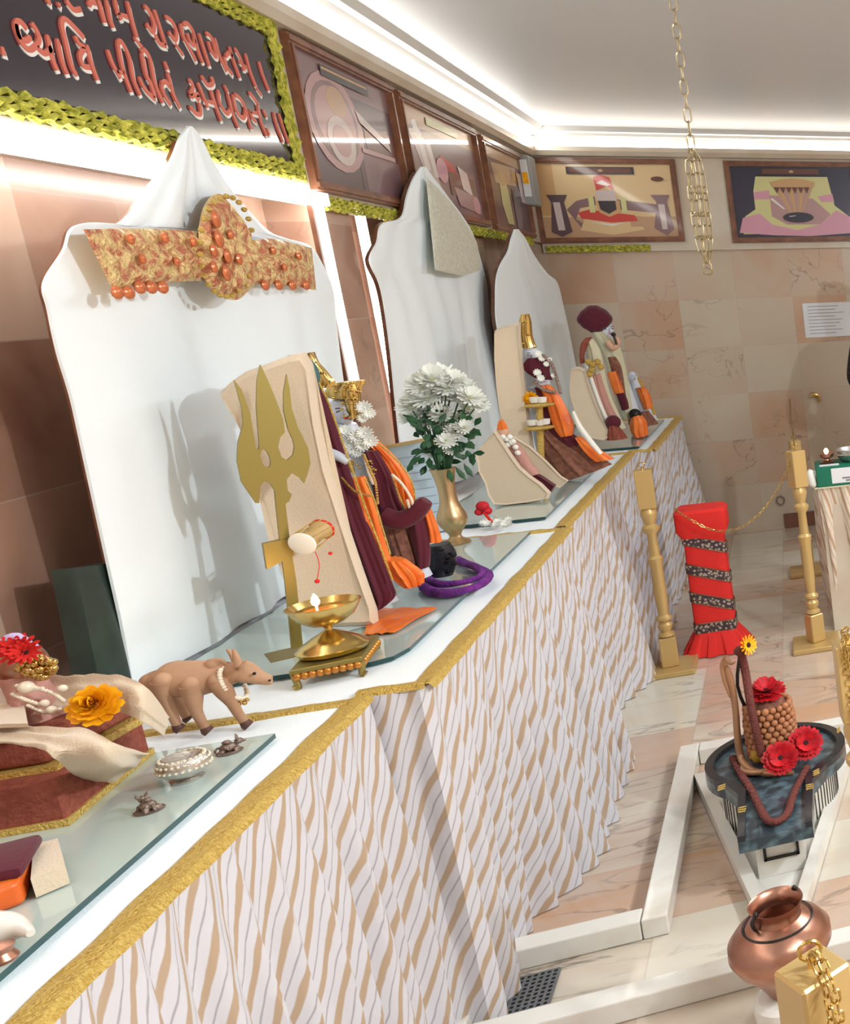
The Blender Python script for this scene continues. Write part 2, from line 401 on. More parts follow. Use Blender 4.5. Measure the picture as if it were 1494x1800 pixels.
# ================================================================== ROOM
XR, YF = 3.0, -2.2
struct('floor', box(NB(), ((XW-.15+XR)/2, (YF+YB)/2, -.05), (XR-XW+.3, YB-YF+.3, .1)), M['floor'])
struct('ceiling', box(NB(), ((XW-.15+XR)/2, (YF+YB)/2, ZC+.05), (XR-XW+.3, YB-YF+.3, .1)), M['ceiling'])
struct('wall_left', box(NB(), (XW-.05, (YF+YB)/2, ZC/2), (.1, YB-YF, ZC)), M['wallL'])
struct('wall_back', box(NB(), ((XW+XR)/2, YB+.05, ZC/2), (XR-XW+.2, .1, ZC)), M['wall'])
struct('wall_right', box(NB(), (XR+.05, (YF+YB)/2, ZC/2), (.1, YB-YF, ZC)), M['wall'])
struct('wall_front', box(NB(), ((XW+XR)/2, YF-.05, ZC/2), (XR-XW+.2, .1, ZC)), M['wall'])
bm = NB(); box(bm, ((XW+XB)/2, (YF+YB)/2, (1.912+ZC)/2), (XB-XW, YB-YF, ZC-1.912)); struct('trim_1', bm, M['cream'])       # band that carries the pictures
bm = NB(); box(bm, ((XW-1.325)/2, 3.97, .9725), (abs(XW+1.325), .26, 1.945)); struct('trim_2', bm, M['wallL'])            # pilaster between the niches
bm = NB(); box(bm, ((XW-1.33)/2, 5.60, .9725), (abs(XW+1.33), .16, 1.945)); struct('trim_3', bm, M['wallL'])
bm = NB(); box(bm, ((XB+XR)/2, YB-.012, 2.13), (XR-XB, .024, .56)); struct('trim_4', bm, M['cream'])                       # smooth band behind the pictures
struct('baseboard_back', box(NB(), ((-.16+XR)/2, YB-.012, .05), (XR+.16, .024, .1)), M['baseb'])
# cornice mouldings and the light coves
def cove(axis):
    prof = [(0, 2.40), (.035, 2.40), (.05, 2.425), (.05, 2.455), (.0, 2.455)] if axis == 'y' else [(0, 2.405), (.05, 2.405), (.07, 2.43), (.07, 2.455), (.0, 2.455)]
    up = [(.02, ZC), (.02, 2.515), (.06, 2.515), (.075, 2.53), (.10, 2.535), (.12, ZC)]
    for pf, nm, mt_ in ((prof, 'trim_5' if axis == 'y' else 'trim_6', M['cream']), (up, 'trim_7' if axis == 'y' else 'trim_8', M['plaster'])):
        bm = NB()
        if axis == 'y': prism(bm, [(XB+a, YF, z) for a, z in pf], (0, YB-YF, 0))
        else: prism(bm, [(XB, YB-.024-a, z) for a, z in pf], (XR-XB, 0, 0))
        struct(nm, bm, mt_)
cove('y'); cove('x')
bm = NB(); prism(bm, [(XB, YF, 2.458), (XB+.045, YF, 2.458), (XB+.05, YF, 2.47), (XB+.05, YF, 2.505), (XB, YF, 2.512)], (0, YB-YF-.09, 0))
single('cove_light', bm, M['led'], 'long white light strip in the cornice above the pictures on the left wall', 'light', smooth=False)
bm = NB(); prism(bm, [(XB+.06, YB-.026, 2.46), (XB+.06, YB-.05, 2.46), (XB+.06, YB-.05, 2.482), (XB+.06, YB-.026, 2.482)], (XR-XB-.06, 0, 0))
single('cove_light', bm, M['led'], 'thin white light strip along the top of the far wall', 'light', smooth=False)
# light strips round the niches
bm = NB(); prism(bm, [(XB-.02, -1, 1.893), (XB+.03, -1, 1.893), (XB+.03, -1, 1.93), (XB+.002, -1, 1.935), (XB+.002, -1, 1.911), (XB-.02, -1, 1.911)], (0, 4.83, 0))
single('niche_light_bar', bm, M['led2'], 'bright level light strip under the black sign, behind the nearest throne', 'light', smooth=False)
bm = NB(); box(bm, (XB+.004, 3.815, 1.62), (.018, .034, .58)); box(bm, (XB-.0, 3.78, 1.52), (.012, .03, .78), mi=1)
single('niche_light_bar', bm, [M['led2'], M['wood']], 'bright upright light strip to the right of the nearest white throne', 'light', smooth=False)
bm = NB(); box(bm, (XB-.08, 4.40, 1.39), (.012, .06, 1.1))
single('niche_light_bar', bm, M['led2'], 'upright light strip glowing behind the left edge of the second throne', 'light', smooth=False)

# ---- yellow tinsel borders and black sign
def tinsel(bm, a, b, w, nrm):
    a, b, nrm = Vector(a), Vector(b), Vector(nrm).normalized(); d = (b-a); L = d.length; d.normalize(); s = nrm.cross(d)
    n = max(2, int(L/.016))
    for j in (-1.2, -.4, .4, 1.2):
        P = [a+d*(L*i/n)+s*(w*.3*j+w*.10*math.sin(i*1.9+j*2))+nrm*(.004+.003*math.sin(i*2.3+j)) for i in range(n+1)]
        tube(bm, P, [w*.135*(1+.4*math.sin(i*2.7+j*3.3)) for i in range(n+1)], 5)
    return bm
SY0, SY1, SZ0, SZ1 = .2, 3.72, 1.955, 2.40
sg = thing('shrine_sign', 'black sign with raised salmon Gujarati lettering and yellow tinsel border on left wall', 'sign', (XB, 2, SZ0))
bm = NB(); box(bm, (XB+.006, (SY0+SY1)/2, (SZ0+SZ1)/2), (.012, SY1-SY0, SZ1-SZ0)); part('board', bm, M['sign'], sg, False)
for a, b in (((XB+.013, SY0, SZ0+.025), (XB+.013, SY1, SZ0+.025)), ((XB+.013, SY0, SZ1-.02), (XB+.013, SY1, SZ1-.02)), ((XB+.013, SY1-.015, SZ0), (XB+.013, SY1-.015, SZ1))):
    bm = NB(); tinsel(bm, a, b, .05, (1, 0, 0)); part('tinsel_border', bm, M['garl'], sg)
A = lambda L: [(x/5.746, y/5.746) for x, y in L]
B = lambda L: [(230+x/4.82, y/4.82) for x, y in L]
row1 = [[(450,0),(490,30)],[(560,30),(590,60)],[(650,0),(700,70),(740,100),(800,90)],[(880,60),(900,20),(950,30)],[(980,0),(1010,120),(1045,230)],[(1060,0),(1090,170),(1130,280)],[(1150,0),(1160,80),(1210,200)],[(1160,130),(1270,170)],[(1270,10),(1310,180),(1370,380)],[(1340,380),(1420,480)],
 [(0,470),(20,560)],[(290,370),(240,410),(180,380),(140,280),(150,220),(190,220),(250,290)],[(140,240),(170,370),(220,460),(290,500),(370,420),(360,330),(300,230)],[(350,470),(430,540),(500,480)],[(460,350),(500,560),(560,710)],[(560,390),(600,590),(660,750)],
 [(760,770),(700,650),(640,400),(605,240),(640,190),(740,280),(830,380)],[(740,360),(780,440),(830,480),(790,560),(820,660),(890,680)],[(860,450),(900,620),(970,810)],
 [(1070,500),(1120,640),(1200,790)],[(1160,720),(1240,740)],[(1170,420),(1220,680),(1310,930)],[(1170,440),(1210,420),(1290,580),(1330,790),(1400,960)]]
row2 = [[(100,50),(140,90),(185,200),(170,270),(120,200)],[(185,80),(215,170),(285,385)],[(190,290),(235,370),(285,385)],[(280,140),(335,180),(375,270),(360,340),(310,270)],[(365,370),(430,465)],
 [(410,200),(430,300),(480,400),(540,515)],[(430,210),(470,200),(520,280),(525,380),(490,350),(465,280)],[(510,240),(560,430),(600,530)],[(565,280),(610,420),(655,560)],
 [(625,280),(665,310),(700,400),(710,480),(670,430),(645,350)],[(700,320),(740,470),(800,605)],[(780,480),(800,560),(850,630)],[(790,480),(820,445),(850,480)],[(825,395),(855,500),(915,660)],
 [(870,405),(920,500),(950,600)],[(905,520),(970,575)],[(960,450),(1000,600),(1050,730)],[(1050,740),(1095,805)],[(1075,520),(1110,640),(1160,765)],
 [(55,650),(110,760),(190,840)],[(75,440),(100,420),(150,500),(190,700),(260,870)],[(80,450),(100,560),(120,640),(160,720),(190,830)],[(275,520),(300,590)],[(245,710),(280,690),(320,740)],[(245,710),(270,800),(325,890)],[(300,610),(345,790),(405,915)],
 [(480,670),(515,730),(490,800)],[(490,820),(560,800),(550,850)],[(485,900),(540,960),(580,960),(570,870)],[(585,640),(640,720),(685,700),(670,650)],[(555,700),(590,780),(640,910)],[(600,850),(690,870)],[(665,760),(710,900),(755,1025)],
 [(780,720),(810,780)],[(730,760),(740,870),(800,960),(830,930)],[(810,790),(850,950),(900,1080)],[(855,800),(880,930),(940,1000),(960,930),(920,840),(870,800)],[(960,900),(1010,1095)],
 [(995,930),(1020,1000),(1050,1030)],[(1000,950),(1060,960)],[(1060,880),(1090,1020),(1140,1150)],[(990,780),(1030,830),(1070,890)],[(1110,930),(1140,990)],[(1140,1090),(1165,1140)],[(1200,950),(1225,1060),(1280,1200)],[(1245,960),(1275,1060),(1330,1215)]]
def strokes(bm, L, w, lift, dy=0, dz=0):
    for st in L:
        P = [onX(x, y, XB+.012) + Vector((0, dy, dz)) for x, y in st]
        Q = smoothpath(P, 4) if len(P) > 2 else P
        l = []; r = []
        for i, p in enumerate(Q):
            d = Q[min(i+1, len(Q)-1)]-Q[max(i-1, 0)]; d.normalize(); s = Vector((0, -d.z, d.y))*w*(.55 if i in (0,) else 1)
            l.append(p+s); r.append(p-s)
        sheet(bm, [l, r], (lift, 0, 0))
    return bm
LT = [A(s) for s in row1]+[B(s) for s in row2]
bm = NB(); strokes(bm, LT, .0062, .002, .004, -.006); part('letter_edge', bm, M['letterw'], sg, False, 'white raised edge under the letters', kind='stuff')
bm = NB(); strokes(bm, LT, .0056, .0035); part('lettering', bm, M['letter'], sg, False, 'salmon raised letters', kind='stuff')
# tinsel under the pictures
bm = NB(); tinsel(bm, (XB+.008, 3.86, 1.905), (XB+.008, 6.55, 1.905), .042, (1, 0, 0)); single('tinsel_garland', bm, M['garl'], 'yellow-green tinsel strip under the pictures of the left wall', 'garland', 'tinsel under the pictures')
bm = NB(); tinsel(bm, (-1.29, YB-.028, 1.872), (-.74, YB-.028, 1.868), .04, (0, -1, 0)); single('tinsel_garland', bm, M['garl'], 'short yellow-green tinsel strip under the far wall picture of the shrine with red cloth', 'garland', 'tinsel under the pictures')

# ---- framed pictures: plane given by origin corner (top-left), right vector u, down vector v, normal n
PAL = {k: mat('print_'+k, srgb(*c), .35, coat=.5) for k, c in dict(mauve=(130, 100, 104), dark=(84, 62, 70), pink=(178, 140, 140), silver=(200, 184, 182), red=(196, 60, 50), cream=(214, 186, 140), gold=(196, 156, 110), navy=(38, 36, 60), white=(226, 218, 214), rose=(206, 150, 168), lime=(204, 200, 140), black=(44, 40, 46), tan=(186, 150, 118), plate=(100, 56, 44)).items()}
PK = list(PAL)
def picture(o_, u, v, n, w, h, shapes, label, bg):
    o_, u, v, n = Vector(o_), Vector(u), Vector(v), Vector(n)
    t = thing('framed_picture', label, 'picture', o_+u*w/2+v*h, 'framed pictures along the walls')
    fw = .032; P = lambda a, b, c: o_+u*a+v*b+n*c
    bm = NB()
    for a0, b0, a1, b1 in ((0, 0, w, fw), (0, h-fw, w, h), (0, fw, fw, h-fw), (w-fw, fw, w, h-fw)):
        prism(bm, [P(a0, b0, .001), P(a1, b0, .001), P(a1, b1, .001), P(a0, b1, .001)], n*.018)
        e = .009
        prism(bm, [P(a0+(e if a1-a0 < .1 else 0), b0+(e if b1-b0 < .1 else 0), .019), P(a1-(e if a1-a0 < .1 else 0), b0+(e if b1-b0 < .1 else 0), .019), P(a1-(e if a1-a0 < .1 else 0), b1-(e if b1-b0 < .1 else 0), .019), P(a0+(e if a1-a0 < .1 else 0), b1-(e if b1-b0 < .1 else 0), .019)], n*.006)
    part('frame', bm, M['wood'], t, False)
    bm = NB(); prism(bm, [P(fw, fw, .002), P(w-fw, fw, .002), P(w-fw, h-fw, .002), P(fw, h-fw, .002)], n*.004, PK.index(bg))
    iw, ih = w-2*fw, h-2*fw
    for k, (c, pts) in enumerate(shapes):
        pts = [(min(max(x, 0), 1), min(max(y, 0), 1)) for x, y in pts]
        prism(bm, [P(fw+x*iw, fw+y*ih, .006+.00035*k) for x, y in pts], n*.0003, PK.index(c))
    part('print', bm, [PAL[k] for k in PK], t, False)
    return t
def el(cx, cy, rx, ry, n=20, a0=0): return [(cx+rx*math.cos(2*PI*i/n+a0), cy+ry*math.sin(2*PI*i/n+a0)) for i in range(n)]
def rc(a, b, c, d): return [(a, b), (c, b), (c, d), (a, d)]
plate = [('black', rc(.22, .04, .72, .14)), ('plate', rc(.24, .055, .70, .125)), ('tan', el(.47, .09, .02, .02, 8))]
lw = dict(u=(0, 1, 0), v=(0, 0, -1), n=(1, 0, 0))
picture((XB, 3.80, 2.395), w=.83, h=.455, bg='dark', label='brown-framed picture of a round silver shrine basin beside the black sign', shapes=[('mauve', rc(0, 0, 1, .3)), ('dark', rc(.5, .2, 1, 1)), ('mauve', rc(.55, .66, 1, 1)), ('plate', rc(.62, .42, 1, .62)), ('pink', el(.32, .48, .28, .40)), ('mauve', el(.32, .48, .23, .33)), ('pink', el(.32, .47, .2, .28)), ('tan', el(.36, .3, .1, .12)), ('silver', el(.34, .62, .14, .2)), ('pink', el(.34, .62, .09, .13)), ('silver', [(.55, .3), (.9, .5), (.92, .58), (.58, .4)]), ('pink', rc(.55, .62, .95, .66)), ('black', rc(.25, .04, .75, .13)), ('gold', rc(.26, .055, .74, .075))], **lw)
picture((XB, 4.70, 2.39), w=1.0, h=.455, bg='mauve', label='brown-framed picture with silver figures and pink offering above the second throne', shapes=[('tan', rc(0, .0, 1, .2)), ('silver', [(.05, .25), (.2, .2), (.3, .5), (.4, .9), (.2, .7)]), ('white', [(.1, .15), (.16, .12), (.26, .6), (.2, .62)]), ('white', [(.24, .3), (.3, .28), (.36, .65), (.3, .66)]), ('red', [(.42, .4), (.6, .45), (.66, .6), (.45, .55)]), ('rose', el(.42, .56, .08, .13)), ('plate', rc(.5, .55, .9, .8)), ('white', [(.66, .45), (.8, .5), (.84, .75), (.7, .7)]), ('pink', [(.55, .7), (.9, .75), (.95, .95), (.6, .9)]), ('lime', rc(.3, .05, .75, .13)), ('rose', el(.88, .85, .06, .1))], **lw)
picture((XB, 5.80, 2.38), w=.82, h=.455, bg='plate', label='brown-framed picture of a golden standing figure nearest the corner', shapes=[('gold', rc(0, 0, 1, .14)), ('plate', rc(0, .14, .2, 1)), ('tan', [(.15, .2), (.8, .15), (.75, .4), (.2, .45)]), ('lime', [(.3, .35), (.42, .3), (.5, .5), (.52, .95), (.36, .95), (.28, .7)]), ('gold', el(.38, .36, .08, .1)), ('dark', rc(.6, .45, 1, 1)), ('silver', [(.8, .2), (.95, .2), (.97, .6), (.85, .6)])], **lw)
bw = dict(u=(1, 0, 0), v=(0, 0, -1), n=(0, -1, 0)); YP = YB-.025
picture((-1.315, YP, 2.395), w=.775, h=.49, bg='cream', label='far wall picture of a shrine with red cloth and two silver lamps', shapes=[('tan', rc(0, .72, 1, 1)), ('gold', rc(0, 0, .12, .7)), ('mauve', [(.18, .62), (.26, .5), (.4, .44), (.4, .56), (.28, .6), (.24, .75), (.34, .86), (.28, .9)]), ('mauve', [(.56, .48), (.9, .56), (.9, .68), (.58, .62)]), ('cream', [(.26, .9), (.3, .75), (.7, .74), (.74, .9), (.5, .97)]), ('tan', [(.64, .7), (.74, .72), (.74, .86), (.64, .86)]), ('red', [(.26, .66), (.34, .62), (.68, .7), (.7, .78), (.5, .8), (.28, .74)]), ('white', [(.32, .78), (.5, .82), (.6, .8), (.5, .85)]), ('gold', [(.40, .5), (.58, .5), (.58, .66), (.49, .72), (.42, .66)]), ('black', [(.42, .5), (.55, .5), (.55, .62), (.49, .68), (.43, .62)]), ('silver', [(.41, .36), (.55, .36), (.56, .5), (.42, .5)]), ('red', [(.41, .18), (.46, .14), (.53, .18), (.55, .36), (.50, .3), (.42, .36)]), ('white', [(.42, .26), (.47, .22), (.53, .28), (.5, .3)]), ('lime', rc(.35, .45, .39, .66)), ('lime', rc(.59, .45, .63, .66)), ('dark', [(.05, .42), (.2, .42), (.17, .52), (.2, .92), (.12, .99), (.05, .92), (.08, .52)]), ('silver', [(.09, .52), (.14, .52), (.15, .9), (.1, .9)]), ('mauve', [(.82, .42), (.97, .42), (.94, .52), (.97, .9), (.91, .99), (.82, .88), (.86, .52)]), ('silver', [(.87, .55), (.92, .55), (.92, .9), (.88, .9)]), ('plate', el(.89, .2, .05, .035)), *plate], **bw)
picture((-.27, YP, 2.39), w=.78, h=.50, bg='navy', label='far wall picture of a serpent canopy over a dark stone in rose garlands', shapes=[('lime', [(.2, .14), (.8, .14), (.82, .35), (.84, .55), (.95, .7), (.97, .95), (.05, .95), (.08, .7), (.17, .6), (.17, .35)]), ('rose', [(.17, .36), (.3, .33), (.3, .46), (.17, .46)]), ('rose', [(.7, .42), (.83, .38), (.84, .5), (.73, .5)]), ('rose', [(.02, .93), (.06, .72), (.2, .66), (.3, .82), (.5, .9), (.7, .82), (.85, .62), (.97, .72), (.99, .95), (.6, .99), (.3, .97)]), ('pink', [(.3, .4), (.3, .7), (.42, .82), (.7, .82), (.8, .68), (.66, .45)]), *[(('tan', 'gold', 'pink')[k % 3], [(.34+.032*k, .30), (.34+.032*(k+1), .30), (.455+.011*(k+1), .66), (.455+.011*k, .66)]) for k in range(10)], ('gold', [(.31, .22), (.40, .18), (.5, .165), (.6, .18), (.69, .22), (.67, .29), (.5, .32), (.33, .29)]), *[('plate', [(.34+.05*k, .29), (.365+.05*k, .38), (.39+.05*k, .29)]) for k in range(6)], ('white', [(.3, .46), (.32, .44), (.42, .6), (.4, .6)]), ('black', el(.52, .72, .13, .075)), ('navy', el(.52, .71, .1, .045)), ('silver', [(.44, .7), (.5, .69), (.5, .70), (.45, .71)]), ('black', rc(.23, .02, .76, .12)), ('plate', rc(.26, .035, .73, .105)), ('tan', el(.5, .07, .02, .02, 8))], **bw)
# alarm box in the corner
t = thing('wall_box', 'small grey box with yellow label high in the room corner', 'box', (XB+.03, 6.5, 2.12))
bm = NB(); box(bm, (XB+.03, 6.62, 2.24), (.06, .15, .27)); bevel(bm, .006, 1); part('housing', bm, mat('grey_box', srgb(150, 152, 150), .5), t)
bm = NB(); box(bm, (XB+.03, 6.542, 2.25), (.034, .008, .2)); part('panel', bm, M['paper'], t, False, 'white front panel')
bm = NB(); box(bm, (XB+.03, 6.537, 2.25), (.026, .006, .06)); part('sticker', bm, M['yellowfl'], t, False, 'yellow sticker')
# paper notice
t = thing('paper_notice', 'white printed sheet taped to the marble of the far wall', 'notice', (.25, YB-.01, 1.3))
bm = NB(); box(bm, (.255, YB-.004, 1.385), (.31, .003, .225)); part('sheet', bm, M['paper'], t, False)
bm = NB()
for i in range(9):
    w_ = R.uniform(.16, .26); box(bm, (.13+w_/2, YB-.0062, 1.475-i*.022), (w_, .001, .003))
part('print', bm, M['ink'], t, False, kind='stuff')

# ================================================================== ALTARS
# front edge polyline of the four tables (y, x)
def tp(x, y): p = onZ(x, y, T); return (p.y, p.x)
f1 = -.868; f2 = -.772; f3 = -.79; f4 = -.70
y12 = 2.29; y23 = 3.74; y34 = 5.40
segs = [(f1, -.6, y12), (f2, y12+.005, y23), (f3, y23+.005, y34), (f4, y34+.005, 6.80)]
foot = [-.855, -.675, -.69, -.61]
labels = ['nearest altar table with glass, cow and red throne under a striped skirt', 'second altar table with brass trident and crowned couple, striped skirt', 'third altar table holding the tall-crowned statue and small shawled chair', 'farthest altar table reaching the far wall with the turbaned statue']
def skirt(path, name, parent, seed):
    """path: list of (x, y, outward nx, ny) top line, foot offset"""
    # dense resample
    P = []; nrm = []
    for (x0, y0, d0), (x1, y1, d1) in zip(path, path[1:]):
        L = math.hypot(x1-x0, y1-y0); n = max(2, int(L/.008))
        nx, ny = (y1-y0)/L, -(x1-x0)/L
        for i in range(n):
            t = i/n; P.append((x0+(x1-x0)*t, y0+(y1-y0)*t, d0+(d1-d0)*t)); nrm.append((nx, ny))
    # smooth normals
    sm = []
    for i in range(len(P)):
        a = max(0, i-8); b = min(len(P), i+9); nx = sum(q[0] for q in nrm[a:b]); ny = sum(q[1] for q in nrm[a:b]); l = math.hypot(nx, ny) or 1
        sm.append((nx/l, ny/l))
    s = 0; S_ = []
    for i, p in enumerate(P):
        if i: s += math.hypot(p[0]-P[i-1][0], p[1]-P[i-1][1])
        S_.append(s)
    NV = 44; rows = []; uvs = []
    # material coordinate: arc length of the full pleat profile
    def pleat(s, v):
        w = s+.02*noise.noise(Vector((s*5, v*1.3, seed)))+.03*v*v*noise.noise(Vector((s*3, 0, seed+5)))
        a = .45+.55*(.5+.5*noise.noise(Vector((s*4, seed, 1))))
        k = math.sin(w*2*PI/.085)+.5*math.sin(w*2*PI/.19+1)+.3*math.sin(w*2*PI/.047+2+v*3)
        big = noise.noise(Vector((s*2.2, v*.9, seed+9)))*.032*v
        fine = .004*noise.noise(Vector((s*26, v*9, seed+3)))*(1-abs(2*v-1)*.3)
        return (.005+.021*min(1, v*2.2)*a)*k*.8+big+fine
    arc = 0; U = []
    for i in range(len(P)):
        if i:
            d0 = pleat(S_[i-1], .6); d1 = pleat(S_[i], .6); arc += math.hypot(S_[i]-S_[i-1], d1-d0)
        U.append(arc)
    H = T-.005
    for j in range(NV+1):
        v = j/NV; row = []; ur = []
        for i, (x, y, d) in enumerate(P):
            o_ = pleat(S_[i], v)+.004+d*(v**1.3)
            nx, ny = sm[i]; row.append((x+nx*o_, y+ny*o_, T-.002-H*v)); ur.append((U[i], v*T))
        rows.append(row); uvs.append(ur)
    bm = NB(); sheet(bm, rows, (0, 0, 0), uv=uvs)
    return part(name, bm, M['skirt'], parent)
def ribbon(bm, P, w, h=.004):
    Q = []
    for i in range(len(P)-1):
        a, b = Vector(P[i]), Vector(P[i+1]); n = max(1, int((b-a).length/.03))
        Q += [a+(b-a)*k/n for k in range(n)]
    Q.append(Vector(P[-1])); rows = [[], [], [], []]
    for i, p in enumerate(Q):
        d = (Q[min(i+1, len(Q)-1)]-Q[max(i-1, 0)]).normalized(); s = Vector((d.y, -d.x, 0)); wob = .0015*math.sin(i*1.1)+.004*noise.noise(Vector((i*.17, 3, 1)))
        z = .0022*math.sin(i*2.1)
        rows[0].append(p-s*(w*.5-wob)+Vector((0, 0, .001))); rows[1].append(p-s*(w*.2)+Vector((0, 0, h+z))); rows[2].append(p+s*(w*.3)+Vector((0, 0, h+z))); rows[3].append(p+s*(w*.55+wob)+Vector((0, 0, -.007)))
    sheet(bm, rows); return bm
tabs = []
for k, ((fx, ya, yb), lb) in enumerate(zip(segs, labels)):
    t = thing('altar_table', lb, 'table', ((fx+XW)/2, (ya+yb)/2, 0), 'skirted altar tables along the left wall'); tabs.append(t)
    xb = XW+.01
    bm = NB(); box(bm, ((fx-.05+xb)/2, (ya+yb)/2+.03, T/2-.006), (fx-.05-xb, yb-ya-.08, T-.014)); part('table_body', bm, M['cream'], t, False)
    rows = []
    for i in range(41):
        y = ya+(yb-ya)*i/40
        rows.append([(xb+(fx-xb)*j/10, y, T-.002+.0015*noise.noise(Vector((j*.8, y*6, k)))) for j in range(11)])
    bm = NB(); sheet(bm, rows); part('top_cloth', bm, M['cloth'], t, label='white top cloth')
    dn = foot[k]-fx; xn = XW+.3
    df = .06
    path = []
    if k: path += [(segs[k-1][0]-.01, ya, .0), (fx-.012, ya, .004)]
    else: path += [(xb, ya, .0), (fx-.01, ya, .01)]
    path += [(fx, ya+.02, .0), (fx, ya+.36, -.03 if k == 1 else .01), (fx, ya+.62, dn), (fx, yb-.25, dn), (fx, yb, dn if k in (3,) else dn*.6)]
    if k in (0,):
        pass
    skirt(path, 'skirt', t, k*11.3)
    bm = NB(); ribbon(bm, [(fx-.006, ya, T+.001), (fx-.006, yb-.01, T+.001)], .042)
    part('gold_trim', bm, M['goldtrim'], t)
    bm = NB(); ribbon(bm, [(XW+.02, yb-.025, T+.0015), (fx-.02, yb-.025, T+.0015)], .034 if k < 3 else .02)
    part('gold_trim', bm, M['goldtrim'], t)
    if k:
        bm = NB(); ribbon(bm, [(segs[k-1][0]-.02, ya+.012, T+.004), (fx, ya+.012, T+.004)], .03); part('gold_trim', bm, M['goldtrim'], t)
# glass sheets
def glass(pts, label):
    t = thing('glass_sheet', label, 'glass', (sum(p[0] for p in pts)/len(pts), sum(p[1] for p in pts)/len(pts), T), 'glass sheets on the altars')
    bm = NB(); prism(bm, [(x, y, T+.0035) for x, y in pts], (0, 0, .009)); o_ = part('pane', bm, [M['glass'], M['glassedge']], t, False)
    for f in o_.data.polygons:
        if abs(f.normal.z) < .5: f.material_index = 1
    return t
GZ = T+.0127
p = onZ(486, 1300, T); gx1 = p.x
glass([(-1.36, .2), (gx1, .2), (gx1, p.y), (-1.36, p.y)], 'pale glass sheet on the nearest table under the red throne')
g0 = onZ(690, 1168, T); g1 = onZ(940, 940, T); gx2 = (g0.x+g1.x)/2
glass([(-1.30, g0.y), (gx2-.05, g0.y), (gx2-.015, g0.y+.02), (gx2, g0.y+.07), (gx2, g1.y), (-1.30, g1.y)], 'pale glass sheet under the trident and crowned couple')
p = onZ(800, 905, T)
glass([(-1.27, y23+.16), (f3-.08, y23+.16), (f3-.08, y34-.1), (-1.22, y34-.1)], 'glass sheet under the small shawled chair on the third altar')
glass([(-1.22, y34+.1), (f4-.07, y34+.1), (f4-.07, 6.6), (-1.22, 6.6)], 'glass sheet under the turbaned statue at the far end')

# ================================================================== THRONES (white cloths over tall pointed backs)
def drape(rowsL, rowsR, Xf, puff, name, label, seed, nfold=5, n=34, extra=None):
    """rowsL/rowsR: silhouette pixels top to bottom; Xf(t): distance of the cloth plane from the room axis"""
    nL = len(rowsL); Ls = [onX(x, y, Xf(i/(nL-1))) for i, (x, y) in enumerate(rowsL)]; Rs = [onX(x, y, Xf(i/(nL-1))) for i, (x, y) in enumerate(rowsR)]
    L2 = smoothpath(Ls, 6); R2 = smoothpath(Rs, 6)
    t_ = thing(name, label, 'throne', ((Ls[-1]+Rs[-1])/2))
    rows = []
    for p in L2+R2: p.z = max(p.z, T+.018)
    for i, (a, b) in enumerate(zip(L2, R2)):
        t = i/(len(L2)-1); row = []; w = (b-a).length
        for j in range(n+1):
            s = j/n; p = a+(b-a)*s
            ed = 1-(abs(2*s-1))**6; sc = min(1, w/.35)
            u = s*1.0
            fold = .018*noise.noise(Vector((u*nfold+(.5-u)*t*1.2, t*1.6, seed)))+.012*noise.noise(Vector((u*nfold*2.4-t*2, t*2.3, seed+4)))
            row.append(p+Vector((puff*ed*sc*.5+fold*ed*(.25+.75*t)*sc*1.7, 0, 0)))
        rows.append([p+Vector((-.005, 0, 0)) for p in (row[0],)]+row+[row[-1]+Vector((-.012, 0, 0))])
    bm = NB(); sheet(bm, rows, (0, 0, 0))
    part('cloth', bm, M['cloth'], t_)
    # upright board behind the cloth
    rows = [[a+(b-a).normalized()*.035+Vector((-.015, 0, 0)), b+(a-b).normalized()*.035+Vector((-.015, 0, 0))] for a, b in zip(L2, R2) if (b-a).length > .1]
    bm = NB(); sheet(bm, rows, (-.012, 0, 0)); part('back_board', bm, M['wood'], t_)
    return t_
L1 = [(333,222),(318,242),(300,285),(262,335),(212,392),(165,391),(128,402),(114,440),(80,497),(88,545),(104,620),(128,700),(150,800),(172,900),(196,1010),(218,1110),(236,1215)]
R1 = [(338,222),(354,242),(378,290),(412,340),(468,402),(500,418),(545,432),(566,462),(586,510),(590,552),(596,605),(606,680),(625,760),(645,850),(668,950),(690,1050),(708,1130)]
th1 = drape(L1, R1, lambda t: -1.245-.085*t, .03, 'draped_throne', 'largest white cloth-draped pointed throne back with gold tiara, nearest the camera', 1.3)
L2_ = [(741,293),(727,315),(716,345),(706,382),(672,394),(664,425),(651,457),(668,498),(678,545),(688,620),(696,700),(706,790),(722,880)]
R2_ = [(748,293),(764,318),(786,345),(812,378),(832,412),(845,455),(856,500),(862,560),(868,620),(874,690),(884,760),(896,830),(910,890)]
th2 = drape(L2_, R2_, lambda t: -1.245-.08*t, .03, 'draped_throne', 'second white cloth-draped throne with pale sequin net over its peak, behind the flower vase', 5.1)
L3 = [(905,403),(899,420),(893,442),(880,466),(873,492),(872,530),(873,562),(880,600),(890,650),(900,700),(912,760),(922,800)]
R3 = [(911,403),(922,418),(934,440),(948,462),(964,482),(980,497),(990,535),(998,570),(1008,620),(1018,670),(1030,720),(1040,770)]
th3 = drape(L3, R3, lambda t: -1.17-.08*t, .03, 'draped_throne', 'smallest white cloth-draped throne, farthest from the camera beside the corner', 9.7)
